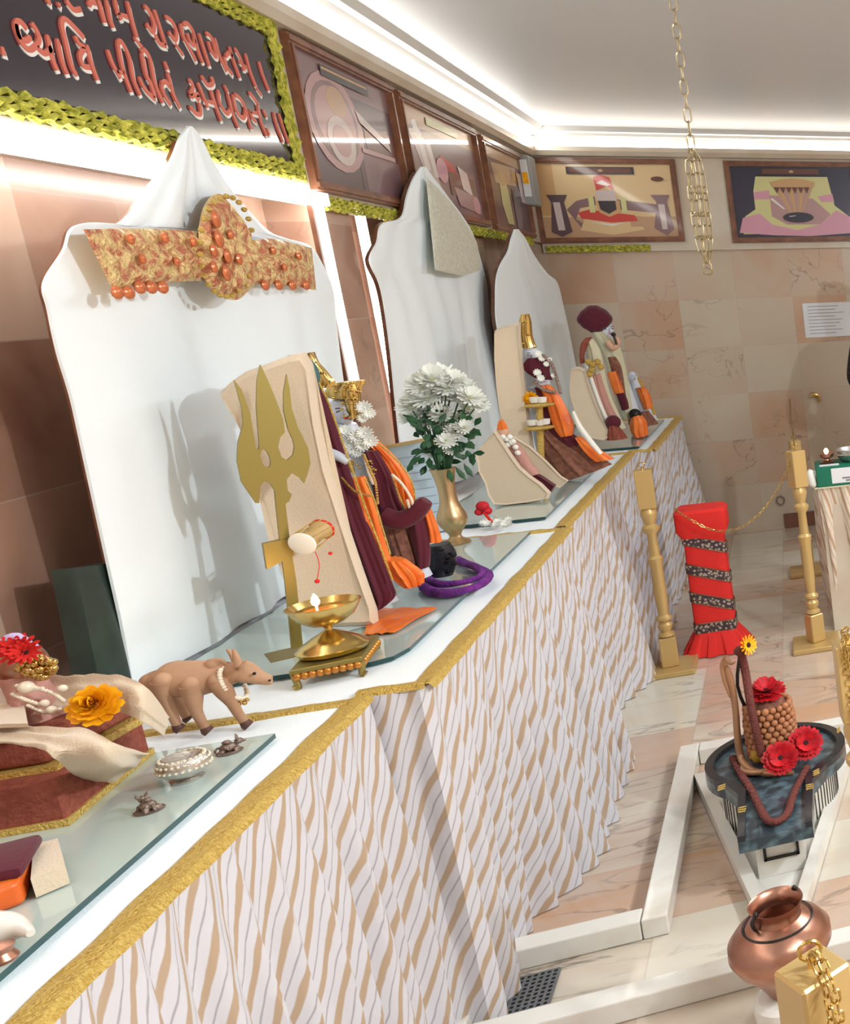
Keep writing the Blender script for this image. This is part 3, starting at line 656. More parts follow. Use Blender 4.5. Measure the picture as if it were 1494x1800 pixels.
# net scarf on throne 2 / dust brown fold on throne 3
def plate_on(pts, X, th, bumpy=0, div=0):
    bm = NB(); prism(bm, [onX(x, y, X) for x, y in pts], (th, 0, 0)); return bm
def quilt(pts_top, pts_bot, X, n=40, m=10, amp=.01, fr=(38, 10), bulge=.01):
    Tp = smoothpath([onX(x, y, X) for x, y in pts_top], 8); Bt = smoothpath([onX(x, y, X) for x, y in pts_bot], 8)
    def samp(P, t): k = t*(len(P)-1); i = min(int(k), len(P)-2); return P[i]+(P[i+1]-P[i])*(k-i)
    rows = []
    for j in range(m+1):
        s = j/m; row = []
        for i in range(n+1):
            t = i/n; p = samp(Tp, t)*(1-s)+samp(Bt, t)*s; e = (1-(2*s-1)**4)*(1-(2*t-1)**8)
            row.append(p+Vector((bulge*e+amp*e*abs(math.sin(t*fr[0]+s*3))*abs(math.sin(s*fr[1]+math.sin(t*fr[0]))), 0, 0)))
        rows.append(row)
    bm = NB(); sheet(bm, rows, (-.003, 0, 0)); return bm
o_ = quilt([(750,312),(770,332),(805,372),(838,425)], [(766,474),(790,480),(815,484),(845,474)], -1.222, 24, 12, .006, (20, 7), .008)
part('sequin_net', o_, M['net'], th2, label='pale gold sequinned net')
# tiara
ti = thing('throne_tiara', 'gold and orange tinsel tiara band with tall jewelled teardrop pinned to the nearest throne', 'ornament', onX(400, 520, -1.22))
bm = quilt([(150,403),(250,402),(352,407),(440,422),(480,420),(548,436)], [(200,508),(262,500),(345,494),(440,498),(490,500),(556,510)], -1.234, 90, 16, .014, (62, 9), .006)
part('band', bm, M['tinsel'], ti)
bm = quilt([(352,400),(360,365),(378,342),(398,348),(416,385),(428,425)], [(352,462),(368,500),(395,522),(420,526),(442,502),(450,470)], -1.222, 30, 24, .014, (16, 9), .016)
part('teardrop', bm, M['tinsel'], ti)
bm = NB()
for i in range(9):
    x = 200+i*20 if i < 5 else 460+(i-5)*24; y = (514 if i < 2 else 505)+(-4 if i > 4 else 0)
    p = onX(x+6, y, -1.226); ball(bm, p, (.008, .015, .014), 10, 6)
part('scallop', bm, M['gem'], ti, kind='stuff', label='orange scalloped fringe')
bm = NB()
for x, y, r in ((380,385,.016),(385,420,.016),(376,440,.012),(400,450,.014),(398,480,.015),(376,470,.01),(420,455,.011),(405,412,.009),(230,420,.009),(290,418,.009),(340,425,.009),(480,440,.009),(525,450,.009),(250,455,.008),(310,460,.008),(500,470,.008)):
    p = onX(x, y, -1.196 if 350 < x < 440 else -1.214); ball(bm, p, (.006, r, r*1.3), 8, 6)
part('gem', bm, M['gem'], ti, kind='stuff', label='orange-red gems')
bm = NB()
for i in range(26):
    a = 2*PI*i/26; x = 398+47*math.sin(a); y = 437-(92 if math.cos(a) > 0 else 84)*math.cos(a)
    ball(bm, onX(x, y, -1.205), .0065, 8, 5)
part('bead_edge', bm, M['goldtrim'], ti, kind='stuff')

# ================================================================== ALTAR 1
# dark green slab leaning at the wall
P0 = [onX(x, y, -1.37) for x, y in ((86,1003),(172,990),(216,1192),(118,1192))]
P0[2].z = P0[3].z = T+.001
bm = NB(); prism(bm, P0, (.04, 0, 0)); bevel(bm, .004, 2)
single('stone_slab', bm, M['dkgreen'], 'dark green upright stone slab leaning on the wall left of the nearest throne', 'slab')
# red throne base: two tiers
bt = thing('deity_seat', 'red brocade stepped seat with gold edging on the nearest altar', 'seat', (-1.2, 1.7, GZ))
q0 = onZ(120, 1450, GZ); q1 = onZ(272, 1325, GZ)
def slab3(bm, pts, z0, z1, mi=0): prism(bm, [(p[0], p[1], z0) for p in pts], (0, 0, z1-z0), mi); return bm
bx = [(-1.38, q0.y-.0), (q0.x, q0.y), (q1.x-.005, q1.y), (-1.38, q1.y)]
ZT1 = GZ+.075
bm = NB(); slab3(bm, bx, GZ+.008, ZT1); bevel(bm, .003, 1); part('lower_tier', bm, M['redbox'], bt, False)
bm = NB(); e = .004; slab3(bm, [(x+(e if x > -1.3 else 0), y+(-e if y < (q0.y+q1.y)/2 else e)) for x, y in bx], GZ, GZ+.011); part('gold_edge', bm, M['goldtrim'], bt, False, 'yellow-gold edging')
c0 = onZ(100, 1355, ZT1)
bx2 = [(-1.38, c0.y+.0), (c0.x, c0.y), (c0.x+.02, q1.y-.02), (-1.38, q1.y-.02)]
bm = NB(); slab3(bm, bx2, ZT1-.004, ZT1+.008); part('gold_edge', bm, M['goldtrim'], bt, False, 'yellow-gold edging')
bm = NB(); slab3(bm, [(x-(0.008 if x > -1.3 else 0), y+.008) for x, y in bx2], ZT1+.008, ZT1+.055); bevel(bm, .014, 3); part('cushion', bm, M['redbox'], bt)
ZC1 = ZT1+.056
# shawls over the seat (two)
def shawl(px_rows, z_rows, name, label, lift=0, n=26):
    rows = []
    for r, z in zip(px_rows, z_rows):
        P = [onZ(x, y, zz) for (x, y), zz in zip(r, z)]; rows.append(smoothpath(P, 8))
    R2 = []
    cols = list(zip(*rows)); cc = [smoothpath(c, 8) for c in cols]
    for i in range(len(cc[0])):
        R2.append([c[i]+Vector((0, 0, .004*noise.noise(Vector((j*.35, i*.12, lift)))+.0022*math.sin(i*.9+j*.15)+lift)) for j, c in enumerate(cc)])
    bm = NB(); sheet(bm, R2, (0, 0, .003)); return single(name, bm, M['beige'], label, 'shawl', 'beige shawls over the red seat')
z = ZC1+.004
shawl([[(-30,1262),(60,1282),(150,1285),(205,1310),(262,1325)], [(-30,1290),(60,1296),(130,1312),(188,1340),(235,1350)], [(-30,1308),(55,1312),(95,1330),(140,1368),(190,1375)]],
      [[z+.012, z+.012, z+.012, z-.004, GZ+.052], [z+.006, z+.006, z+.006, z-.028, GZ+.03], [z+.002, z+.002, z-.002, GZ+.045, GZ+.022]], 'wool_shawl', 'beige fringed shawl folded over the front corner of the red seat')
shawl([[(88,1192),(150,1192),(215,1193),(262,1215),(298,1262)], [(88,1215),(150,1218),(212,1222),(256,1246),(294,1280)], [(92,1250),(150,1252),(205,1250),(250,1268),(286,1294)]],
      [[z+.05, z+.05, z+.05, z+.03, z-.05], [z+.03, z+.03, z+.03, z+.01, z-.06], [z+.005, z+.005, z+.006, z-.01, z-.075]], 'wool_shawl', 'beige shawl spread over the back of the red seat towards the cow', .001)
bm = NB(); prism(bm, [onZ(x, y, z+.02) for x, y in ((-20,1242),(44,1243),(50,1278),(-20,1280))], (0, 0, .006)); 
single('folded_cloth', bm, M['beige'], 'small folded beige cloth at the left edge of the photo beside the seated deity', 'cloth')
# seated deity figure (jewelled)
YD = c0.y+.12
def jewelled(thg, cx, cy, Y, w, h, n, seed):
    rr = random.Random(seed); bm = NB()
    for i in range(n):
        a = rr.random()*2*PI; x = cx+w*math.cos(a)*rr.random()**.5; y = cy+h*math.sin(a)*rr.random()**.5
        p = onY(x, y, Y-.03-rr.random()*.012); ball(bm, p, rr.uniform(.003, .007), 8, 5)
    return bm
dt = thing('seated_deity', 'small gold-jewelled seated deity with red and lilac headdress at the left photo edge', 'statue', onY(60, 1278, YD))
bm = NB(); loft(bm, [(5,1175,70,1170),(2,1190,82,1180),(10,1206,84,1196),(20,1222,110,1218),(28,1245,116,1240),(40,1262,132,1258),(48,1278,140,1274)], YD, [.02, .028, .03, .04, .045, .05, .045], 7, .06)
part('body', bm, M['pinkc'], dt)
bm = NB(); ball(bm, onY(38, 1166, YD), (.03, .03, .034), 16, 12); 
part('head', bm, M['copper'], dt, label='pinkish head')
bm = jewelled(dt, 62, 1172, YD, 34, 22, 60, 3); part('headdress', bm, M['brass'], dt, kind='stuff', label='gold jewelled crown')
bm = NB()
for k, P in enumerate(([(22,1220),(45,1230),(75,1240)], [(60,1208),(92,1218),(112,1232)], [(50,1240),(80,1252),(105,1246)], [(30,1205),(48,1212),(74,1210)])):
    Q = smoothpath([onY(x, y, YD-.05) for x, y in P], 6)
    for q in Q: ball(bm, q, .0030, 8, 5)
for x, y, r in ((46,1208,.01),(90,1248,.007),(78,1236,.006),(110,1210,.006)): ball(bm, onY(x, y, YD-.05), r, 10, 6)
part('necklace', bm, M['pearl'], dt, kind='stuff', label='gold and pearl strings')
bm = NB(); flower(bm, onY(32, 1142, YD-.035), (.4, -1, .5), .026, 14, 3, .35, mid=1); flower(bm, onY(45, 1146, YD-.045), (.3, -1, .3), .02, 12, 2, .35, mid=1); part('red_flower', bm, [M['red'], M['darkmid']], dt, label='red-orange flowers')
bm = NB()
for i in range(11):
    a = PI*(.9-i*.11); x = 18+30*math.cos(a)*-1+6; ball(bm, onY(2+i*5.2, 1138-16*math.sin(PI*min(1, i/9)), YD-.03), .009, 8, 6)
part('lilac_beads', bm, mat('lilac', srgb(190, 180, 220), .5), dt, kind='stuff', label='lilac headdress beads')
# yellow flower
zf = ZC1+.01; c = onZ(176, 1262, zf)
fl = thing('yellow_flower', 'yellow orange marigold-like flower lying on the red seat', 'flower', c)
bm = NB(); flower(bm, c+Vector((0, 0, .02)), (.15, -.9, .6), .034, 14, 5, .22, mid=1, midr=.16, width=.015); part('petals', bm, [M['yellowfl'], mat('orange_centre', srgb(190, 110, 10), .7)], fl)
# silver pot
c = onZ(330, 1370, GZ)
sp = thing('silver_pot', 'small round silver pot with studded bands on the glass sheet', 'pot', c)
s_ = .046
SC = .72
_l = lathe
def lathe(bm, c, prof, seg=32, **k): return _l(bm, c, [(r*SC, z_*SC*1.15) for r, z_ in prof], seg, **k)
bm = NB(); lathe(bm, c, [(.010, .0), (.028, .0), (.03, .004), (.018, .007), (.03, .012), (.044, .024), (.046, .036), (.043, .046), (.034, .052), (.032, .05), (.02, .047), (.002, .046)], 36); part('bowl', bm, M['silver'], sp)
bm = NB()
for row, (r, z_, n) in enumerate(((.0455, .030, 26), (.044, .042, 26), (.038, .05, 24))):
    for k in range(n): a = 2*PI*(k+.5*row)/n; ball(bm, c+Vector((r*SC*math.cos(a), r*SC*math.sin(a), z_*SC*1.15)), .0024, 6, 4)
lathe = _l
part('studs', bm, M['pearl'], sp, kind='stuff', label='white studs')
# two small tarnished animal figures
def turtle(c, ang, label):
    t = thing('animal_figurine', label, 'figurine', c, 'tiny silver figurines on the glass')
    bm = NB(); m = Matrix.Rotation(ang, 4, 'Z') @ Matrix.Scale(.7, 4); q = lambda x, y, z: c+(m @ Vector((x, y, z)))
    ball(bm, q(0, 0, .014), (.018, .014, .011), 14, 8, m); ball(bm, q(.02, 0, .024), (.009, .007, .008), 10, 6, m); ball(bm, q(.029, 0, .022), (.005, .004, .004), 8, 5, m)
    ball(bm, q(-.002, 0, .027), (.009, .008, .006), 8, 6, m)
    for sx in (-1, 1):
        for sy in (-1, 1): tube(bm, [q(.011*sx, .009*sy, .012), q(.015*sx, .011*sy, .001)], [.0045, .0035], 7)
        tube(bm, [q(.018, .005*sx, .028), q(.018, .009*sx, .034), q(.016, .010*sx, .040)], [.0025, .002, .001], 6)
    tube(bm, [q(-.017, 0, .018), q(-.024, 0, .014), q(-.026, 0, .006)], [.002, .002, .0015], 6)
    part('body', bm, M['pewter'], t)
    bm = NB(); lathe(bm, c, [(.017, 0), (.018, .002), (.016, .003), (.002, .0035)], 20); part('base', bm, M['pewter'], t)
turtle(onZ(404, 1322, GZ), .4, 'tiny tarnished silver bull figurine at the far corner of the glass')
turtle(onZ(263, 1425, GZ), 2.4, 'tiny tarnished silver bull figurine in front of the silver pot')
# red velvet seat corner at left frame edge, with orange cushion and pale edging
a = onZ(46, 1590, GZ); 
t = thing('small_cushion_seat', 'orange and red cushioned seat corner with pale edging at the left frame edge', 'seat', (a.x-.12, a.y, GZ))
b0 = onZ(-60, 1500, GZ)
bm = NB(); slab3(bm, [(a.x, a.y), (a.x-.04, a.y+.10), (a.x-.22, a.y+.04), (a.x-.18, a.y-.12)], GZ, GZ+.035); bevel(bm, .008, 3); part('cushion', bm, M['orange'], t)
bm = NB(); slab3(bm, [(a.x+.0, a.y+.008), (a.x-.035, a.y+.115), (a.x-.23, a.y+.055), (a.x-.19, a.y+.0)], GZ+.034, GZ+.05); bevel(bm, .006, 2); part('top_pad', bm, M['maroon'], t)
bm = NB(); slab3(bm, [(a.x+.026, a.y+.035), (a.x-.03, a.y+.13), (a.x-.23, a.y+.06), (a.x-.22, a.y+.05), (a.x-.04, a.y+.1), (a.x+.005, a.y+.01)], GZ+.002, GZ+.03); part('edging', bm, M['beige'], t)
# white conch at the left edge
a = onZ(10, 1650, GZ); t = thing('conch_shell', 'white conch shell with pointed tip at the left frame edge', 'shell', a)
bm = NB(); tube(bm, [onZ(x, y, GZ+.022) for x, y in ((54,1641),(36,1634),(10,1634),(-25,1640),(-60,1648),(-80,1655))], [.004, .010, .021, .027, .02, .006], 16, 5); part('shell', bm, M['whitemarble'], t)
a = onZ(2, 1690, GZ)
bm = NB(); lathe(bm, a, [(.014, 0), (.016, .004), (.012, .012), (.015, .02), (.004, .024)], 20); single('brown_bead', bm, M['copper'], 'small round copper cup beside the white conch at the left edge', 'cup')
# cow
YC = onZ(400, 1279, T).y
cw = thing('cow_statuette', 'tan carved cow statuette wearing a pearl string, standing at the end of the nearest altar', 'statuette', onY(350, 1285, YC))
Cy = lambda x, y, d=0: onY(x, y, YC+d)
bm = bmesh.new()
tube(bm, [Cy(268,1182,.02), Cy(275,1190,.02), Cy(300,1194,.015), Cy(330,1193,.005), Cy(358,1192,0), Cy(382,1188,-.002), Cy(402,1180,-.004)], [.012, .030, .038, .037, .036, .030, .022], 20, 5, flat=.72)
tube(bm, [Cy(392,1192,-.002), Cy(408,1184,-.005), Cy(422,1180,-.007), Cy(436,1184,-.01), Cy(458,1192,-.012), Cy(474,1196,-.014), Cy(478,1196,-.014)], [.020, .021, .021, .019, .012, .009, .006], 18, 5, flat=.75)
tube(bm, [Cy(365,1176,0), Cy(372,1170,0), Cy(382,1170,0), Cy(392,1176,0)], [.01, .014, .014, .01], 12, 4, flat=.7)
part('body', bm, M['cow'], cw)
for nm, P, d in (('leg', [(286,1198),(288,1218),(296,1242),(306,1262),(314,1280)], -.018), ('leg', [(296,1202),(300,1222),(318,1240),(326,1256),(330,1262)], .03), ('leg', [(336,1205),(340,1228),(345,1250),(354,1268),(364,1284)], -.026), ('leg', [(382,1198),(396,1218),(408,1236),(420,1256),(434,1274)], -.022)):
    bm = NB(); tube(bm, [Cy(x, y, d) for x, y in P], [.017, .0135, .009, .0075, .007], 12, 5); ball(bm, Cy(*P[0], d), (.0150, .0150, .0165), 14, 10); l_ = part(nm, bm, M['cow'], cw)
    bm = NB(); a, b_ = Cy(*P[-1], d), Cy(*P[-2], d); tube(bm, [a+(b_-a)*.35, a, a+Vector((.003, 0, -.003))], [.0078, .0095, .0098], 10); part('hoof', bm, M['hoof'], l_)
for sgn, d in ((1, -.02), (-1, .006)):
    bm = NB(); tube(bm, [Cy(418, 1172, d), Cy(414+sgn*2, 1158, d), Cy(408+sgn*4, 1146, d), Cy(404+sgn*6, 1141, d)], [.006, .0055, .0035, .0015], 10, 3); part('horn', bm, M['cow'], cw)
    bm = NB(); tube(bm, [Cy(422, 1176, d*1.2), Cy(426, 1170, d*1.9), Cy(432, 1160, d*2.2)], [.003, .007, .002], 10, 4, flat=.4); part('ear', bm, M['cow'], cw)
bm = NB(); ball(bm, Cy(447, 1184, -.026), (.003, .003, .003), 8, 6); ball(bm, Cy(474, 1196, -.021), (.0022, .003, .002), 8, 6); part('eye', bm, M['black'], cw, label='dark eye and nostril')
bm = NB(); tube(bm, [Cy(266, 1184, .02), Cy(262, 1200, .02), Cy(266, 1230, .02), Cy(270, 1250, .018)], [.004, .0035, .003, .005], 8, 4); part('tail', bm, M['cow'], cw)
bm = NB(); K = smoothpath([Cy(x, y, d) for x, y, d in ((392,1172,.0),(386,1182,-.026),(388,1198,-.032),(396,1212,-.03),(408,1224,-.024),(424,1228,-.016),(434,1222,.0),(430,1205,.018),(412,1180,.02),(396,1168,.012),(392,1172,0))], 3)
for q in K: ball(bm, q, .0042, 8, 6)
part('pearl_string', bm, M['pearl'], cw, kind='stuff', label='string of pearls')
bm = NB()
for q in ((424,1232),(430,1236),(420,1238),(434,1230)): ball(bm, Cy(*q, -.018), .004, 8, 6)
part('pendant', bm, M['brass'], cw, label='brass bell pendant')
# carved brass stool and the oil lamp
st = thing('carved_stool', 'low carved brass stool under the burning lamp', 'stool', (0, 0, 0))
s1, s2, s3 = onZ(520, 1213, T), onZ(640, 1188, T), onZ(668, 1148, T); st.location = s1; ORG[st] = s1.copy()
s4 = s1+(s3-s2); HZ = .045
ctr = (s1+s2+s3+s4)/4
pl = [ctr+(p-ctr)*1.06 for p in (s1, s2, s3, s4)]
bm = NB(); prism(bm, [(p.x, p.y, T+HZ-.012) for p in pl], (0, 0, .011)); bevel(bm, .002, 1); part('top', bm, M['brassd'], st, False)
bm = NB()
for a, b in ((s1, s2), (s2, s3)):
    for k in range(9):
        p = a+(b-a)*((k+.5)/9); ball(bm, (p.x, p.y, T+HZ-.018), (.008, .008, .009), 8, 6)
part('apron', bm, mat('orange_brass', srgb(196, 132, 60), .35, .7), st, kind='stuff', label='scalloped orange-gold apron')
for p in (s1, s2, s3, s4):
    q = ctr+(p-ctr)*.93; bm = NB(); tube(bm, [(q.x, q.y, T+HZ-.014), (q.x+(q.x-ctr.x)*.05, q.y, T+.018), (q.x, q.y, T+.006), (q.x+(q.x-ctr.x)*.1, q.y, T+.001)], [.010, .006, .006, .009], 10, 3); part('leg', bm, M['brassd'], st)
lc = Vector((ctr.x, ctr.y, T+HZ)); lc = onY(592, 1170, ctr.y); lc.z = T+HZ
lm = thing('oil_lamp', 'polished brass footed oil lamp with a burning flame, on the carved stool', 'lamp', lc)
bm = NB(); lathe(bm, lc, [(.05, .0), (.058, .003), (.062, .012), (.056, .016), (.054, .02), (.034, .034), (.014, .046), (.007, .05), (.007, .056)], 40); part('foot', bm, M['brass'], lm)
bm = NB(); lathe(bm, lc, [(.007, .055), (.010, .060), (.030, .066), (.048, .080), (.058, .098), (.063, .108), (.060, .109), (.052, .096), (.03, .09), (.002, .088)], 44); part('bowl', bm, M['brass'], lm)
bm = NB(); lathe(bm, lc+Vector((0, 0, .092)), [(.046, 0), (.046, .001), (.001, .0012)], 30); part('oil', bm, mat('amber_oil', srgb(190, 110, 40), .1, coat=.6), lm)
wk = lc+Vector((-.012, .0, .098))
bm = NB(); tube(bm, [wk+Vector((0, 0, -.006)), wk+Vector((0, 0, .008))], .0025, 8); part('wick', bm, M['whitepet'], lm)
bm = NB(); lathe(bm, wk+Vector((0, 0, .006)), [(.001, 0), (.006, .005), (.0075, .011), (.005, .02), (.001, .028)], 14); part('flame', bm, M['flame'], lm)
l = bpy.data.lights.new('flame_light', 'POINT'); l.energy = .25; l.color = (1, .6, .3); l.shadow_soft_size = .01
o = bpy.data.objects.new('flame_light', l); COL.objects.link(o); o.location = wk+Vector((0, -.012, .03))

# ================================================================== TRIDENT WITH DRUM
tb = onZ(520, 1146, T+.012)
tr = thing('brass_trident', 'flat brass trident on a square foot with a small drum tied to its shaft', 'trident', tb)
# the trident's blade plane turns a little towards the room
nrm = Vector((.55, -.83, 0)).normalized()
def onP(x, y): d = ray(x, y); return C0+d*((tb-C0).dot(nrm)/d.dot(nrm))
out = [(512,1140),(500,1020),(492,960),(484,884),(482,862),(475,851),(464,845),(457,855),(455,884),(449,884),(424,847),(416,810),(418,777),(427,744),(424,715),(417,690),(411,668),(424,685),(438,722),(443,751),(449,787),(454,790),(455,781),(452,744),(450,715),(451,670),(457,641),(471,670),(486,707),(497,737),(500,760),(492,768),(488,785),(494,803),(504,809),(514,800),(517,785),(514,772),(506,755),(498,722),(498,689),(503,658),(508,681),(512,718),(523,751),(541,788),(545,814),(540,832),(534,849),(527,840),(512,831),(503,843),(505,862),(512,869),(508,880),(501,886),(510,960),(520,1020),(532,1138)]
holes = [(466,806,8,16)]
def blade(bm, pts, th, mi=0, hole=None):
    P = [onP(x, y) for x, y in pts]; hp = [onP(x, y)-nrm*th/2 for x, y in hole] if hole else None
    prism(bm, [p-nrm*th/2 for p in P], nrm*th, hole=hp); return bm
bm = NB(); blade(bm, out, .008, hole=[(466+8*math.cos(2*PI*k/16)+4*math.sin(2*PI*k/16), 806+16*math.sin(2*PI*k/16)) for k in range(16)])
o_b = part('blade', bm, M['brassd'], tr, False)
bm = NB(); box(bm, (tb.x, tb.y, T+.0075), (.095, .085, .012), .5); part('foot', bm, M['brassd'], tr, False)
bm = NB(); blade(bm, [(461,955),(510,945),(515,975),(468,1000)], .014); part('cross_plate', bm, M['brassd'], tr, False)
# drum (damaru): two white skins
dc = onP(540, 945)-nrm*.03; dr = thing('hand_drum', 'tiny hourglass drum with white skins and red-gold rope lacing tied to the trident shaft', 'drum', dc)
rd = ray(548, 940).normalized(); d1 = onP(531, 956)-rd*.040; d2 = onP(566, 930)+rd*.012; ax = (d2-d1); Lx = ax.length; axn = ax.normalized()
mm = axn.to_track_quat('Z', 'Y').to_matrix().to_4x4()
bm = NB(); lathe(bm, d1, [(.023, 0), (.0245, .003), (.013, Lx*.5), (.023, Lx), (.022, Lx+.002)], 28, mat=mm); part('body', bm, mat('drum_wood', srgb(190, 160, 110), .5), dr)
bm = NB(); lathe(bm, d1, [(.001, -.003), (.022, -.003), (.026, -.001), (.0262, .002), (.0245, .005)], 28, mat=mm); part('skin', bm, M['whitepet'], dr, label='white drum skin')
bm = NB(); lathe(bm, d1+axn*(Lx-.003), [(.023, 0), (.025, .003), (.023, .006)], 28, mat=mm); part('rim', bm, M['red'], dr, label='red rim')
bm = NB()
for k in range(12):
    a = 2*PI*k/12; b_ = a+PI/12; tube(bm, [d1+(mm @ Vector((.0255*math.cos(a), .0255*math.sin(a), .003))), d1+(mm @ Vector((.0245*math.cos(b_), .0245*math.sin(b_), Lx)))], .0011, 5)
part('lacing', bm, M['goldtrim'], dr, kind='stuff')
bm = NB(); tube(bm, [d1+Vector((.02, 0, -.02)), d1+Vector((.022, 0, -.05)), d1+Vector((.012, 0, -.085))], .0008, 5, 4); ball(bm, d1+Vector((.012, 0, -.088)), .005, 8, 6); ball(bm, d1+Vector((.042, .01, -.03)), .004, 8, 6); part('cord', bm, M['red'], dr, label='thin cord with red bead')

# ================================================================== ALTAR 2: throne chair, couple, black stone, vase
def obj_at(px, py, z=None): return onZ(px, py, GZ if z is None else z)
YA = onZ(650, 1108, GZ).y           # near side of the shawled chair
ch = thing('shawled_chair', 'tall chair back wrapped in a beige shawl right behind the trident', 'chair', onY(600, 1108, YA))
o2 = [(375,690),(395,672),(420,655),(460,640),(500,625),(520,622),(532,640),(545,740),(566,830),(600,940),(628,1020),(650,1085),(652,1108),(640,1116),(540,1112),(520,1085),(497,1050),(484,1010),(464,960),(448,890),(440,830),(425,780),(402,735)]
N_ = len(o2); 
P3 = [onY(x, y, YA) for x, y in o2]
for p in P3: p.z = max(p.z, GZ+.001)
bm = NB(); cen = sum(P3, Vector())/N_
rings = []
for d, sc in ((0, .90), (-.004, .95), (.004, .985), (.014, 1.0), (.028, 1.0), (.034, .98)):
    rings.append([bm.verts.new(cen+(p-cen)*sc+Vector((0, d+.02+.006*noise.noise(p*9), 0))) for p in P3])
for a, b in zip(rings, rings[1:]):
    for k in range(N_): bm.faces.new((a[k], a[(k+1) % N_], b[(k+1) % N_], b[k]))
f1_ = bm.faces.new(rings[0]); f2_ = bm.faces.new(rings[-1][::-1]); bmesh.ops.triangulate(bm, faces=[f1_, f2_])
part('shawl_cover', bm, M['beige'], ch)
bm = NB(); loft(bm, [(510,624,532,624),(514,640,548,636),(516,660,560,656),(520,700,560,690)], YA+.10, .03); part('headrest', bm, M['teal'], ch, label='dark teal padded headrest')
bm = NB(); ball(bm, onY(531, 637, YA+.05), (.012, .006, .012), 14, 8); part('rosette', bm, M['brownc'], ch)
bm = NB(); loft(bm, [(510,690,545,680),(520,760,556,750),(530,860,566,850),(560,960,600,950)], YA+.12, .03); part('frame_post', bm, M['marbleskin'], ch, label='pale marble chair post')

def statue(name, label, Y, body, head, crown, layers, extra=None, base=None):
    t = thing(name, label, 'statue', base or onY(body[-1][0], body[-1][1], Y))
    bm = NB(); loft(bm, body, Y, .03, 0, sub=6); part('body', bm, M['marbleskin'], t)
    hx, hy, hr, fx = head
    c = onY(hx, hy, Y-.01); bm = NB()
    ball(bm, c, (hr*.86, hr*.9, hr*1.12), 20, 16)
    # facing direction towards the room and the camera
    fd = Vector((fx, -1, 0)).normalized(); sd = Vector((-fd.y, fd.x, 0))
    tube(bm, [c+fd*hr*.84+Vector((0, 0, hr*.3)), c+fd*hr*.98+Vector((0, 0, hr*.02)), c+fd*hr*1.08+Vector((0, 0, -hr*.18)), c+fd*hr*.9+Vector((0, 0, -hr*.26))], [hr*.08, hr*.12, hr*.17, hr*.08], 10, 3)
    ball(bm, c+fd*hr*.62+Vector((0, 0, -hr*.68)), (hr*.36, hr*.36, hr*.32), 12, 8)
    tube(bm, [c+Vector((0, 0, -hr*.8)), c+Vector((0, 0, -hr*1.7))], [hr*.45, hr*.55], 12)
    for q in (-1, 1): ball(bm, c+sd*hr*.86*q+Vector((0, 0, -.05*hr)), (hr*.15, hr*.2, hr*.3), 8, 6)
    hd = part('head', bm, M['marbleskin'], t)
    bm = NB()
    for q in (-1, 1):
        tube(bm, [c+fd*hr*.80+sd*q*hr*(.2+.12*k)+Vector((0, 0, hr*(.12+.03*math.sin(k*1.5)))) for k in range(4)], hr*.045, 6)
        tube(bm, [c+fd*hr*.80+sd*q*hr*(.16+.14*k)+Vector((0, 0, hr*(.34+.05*math.sin(k)))) for k in range(4)], hr*.035, 6)
    part('eyes', bm, M['black'], hd, label='painted dark eyes and brows')
    bm = NB(); tube(bm, [c+fd*hr*.93+sd*hr*.2*k+Vector((0, 0, -hr*(.48-.03*abs(k)))) for k in (-1, 0, 1)], [hr*.03, hr*.07, hr*.03], 6); part('mouth', bm, M['red'], hd, label='red lips')
    if crown:
        bm = NB(); loft(bm, crown, Y-.012, hr*.9, 9, .08, sub=4)
        for k in range(10):
            i = 1+k % (len(crown)-1); q = crown[i]; f_ = R.uniform(.1, .9); ball(bm, onY(q[0]+(q[2]-q[0])*f_, q[1]+(q[3]-q[1])*f_, Y-.012-hr*.85), hr*.13, 8, 5)
        part('crown', bm, M['brass'], t, label='gold jewelled crown')
    for nm, m_, pairs, dY, dep, folds, amp in layers:
        bm = NB(); loft(bm, pairs, Y+dY, dep, folds, amp, sub=6, ph=R.random()*6); part(nm, bm, M[m_], t)
    return t
# Near figure: maroon cloak
YK = onZ(672, 1072, GZ).y-.03
k1 = statue('crowned_statue', 'marble statue with tall gold crown in a long maroon velvet cloak beside the beige shawl', YK,
  [(528,700,552,700),(528,740,570,735),(540,800,590,790),(560,860,620,850),(590,930,655,925),(620,1000,680,1000),(650,1062,700,1055)], (548,700,.022,.8),
  [(545,620,549,619),(535,640,560,636),(527,655,577,655),(526,664,590,672),(535,676,584,682)],
  [('cloak', 'maroon', [(523,668,558,672),(526,700,572,700),(532,750,590,745),(545,800,606,790),(560,850,622,842),(578,905,642,898),(604,960,664,958),(630,1020,690,1022),(650,1060,697,1046),(662,1073,680,1064)], -.035, .028, 7, .2),
   ('robe', 'orange', [(606,842,642,838),(614,880,658,878),(628,930,672,926),(646,975,684,972),(662,1000,694,1000)], -.005, .03, 10, .18),
   ('robe_train', 'orange', [(676,980,712,985),(674,1000,736,1000),(690,1018,746,1010),(712,1032,745,1026)], -.0, .03, 9, .24)])
bm = NB()
for P in ([(640,800),(652,830),(660,850),(664,885)], [(600,840),(622,862),(650,872)]):
    for q in smoothpath([onY(x, y, YK-.06) for x, y in P], 9): ball(bm, q, .0032, 7, 5)
part('necklace', bm, M['brass'], k1, kind='stuff', label='gold bead strings')
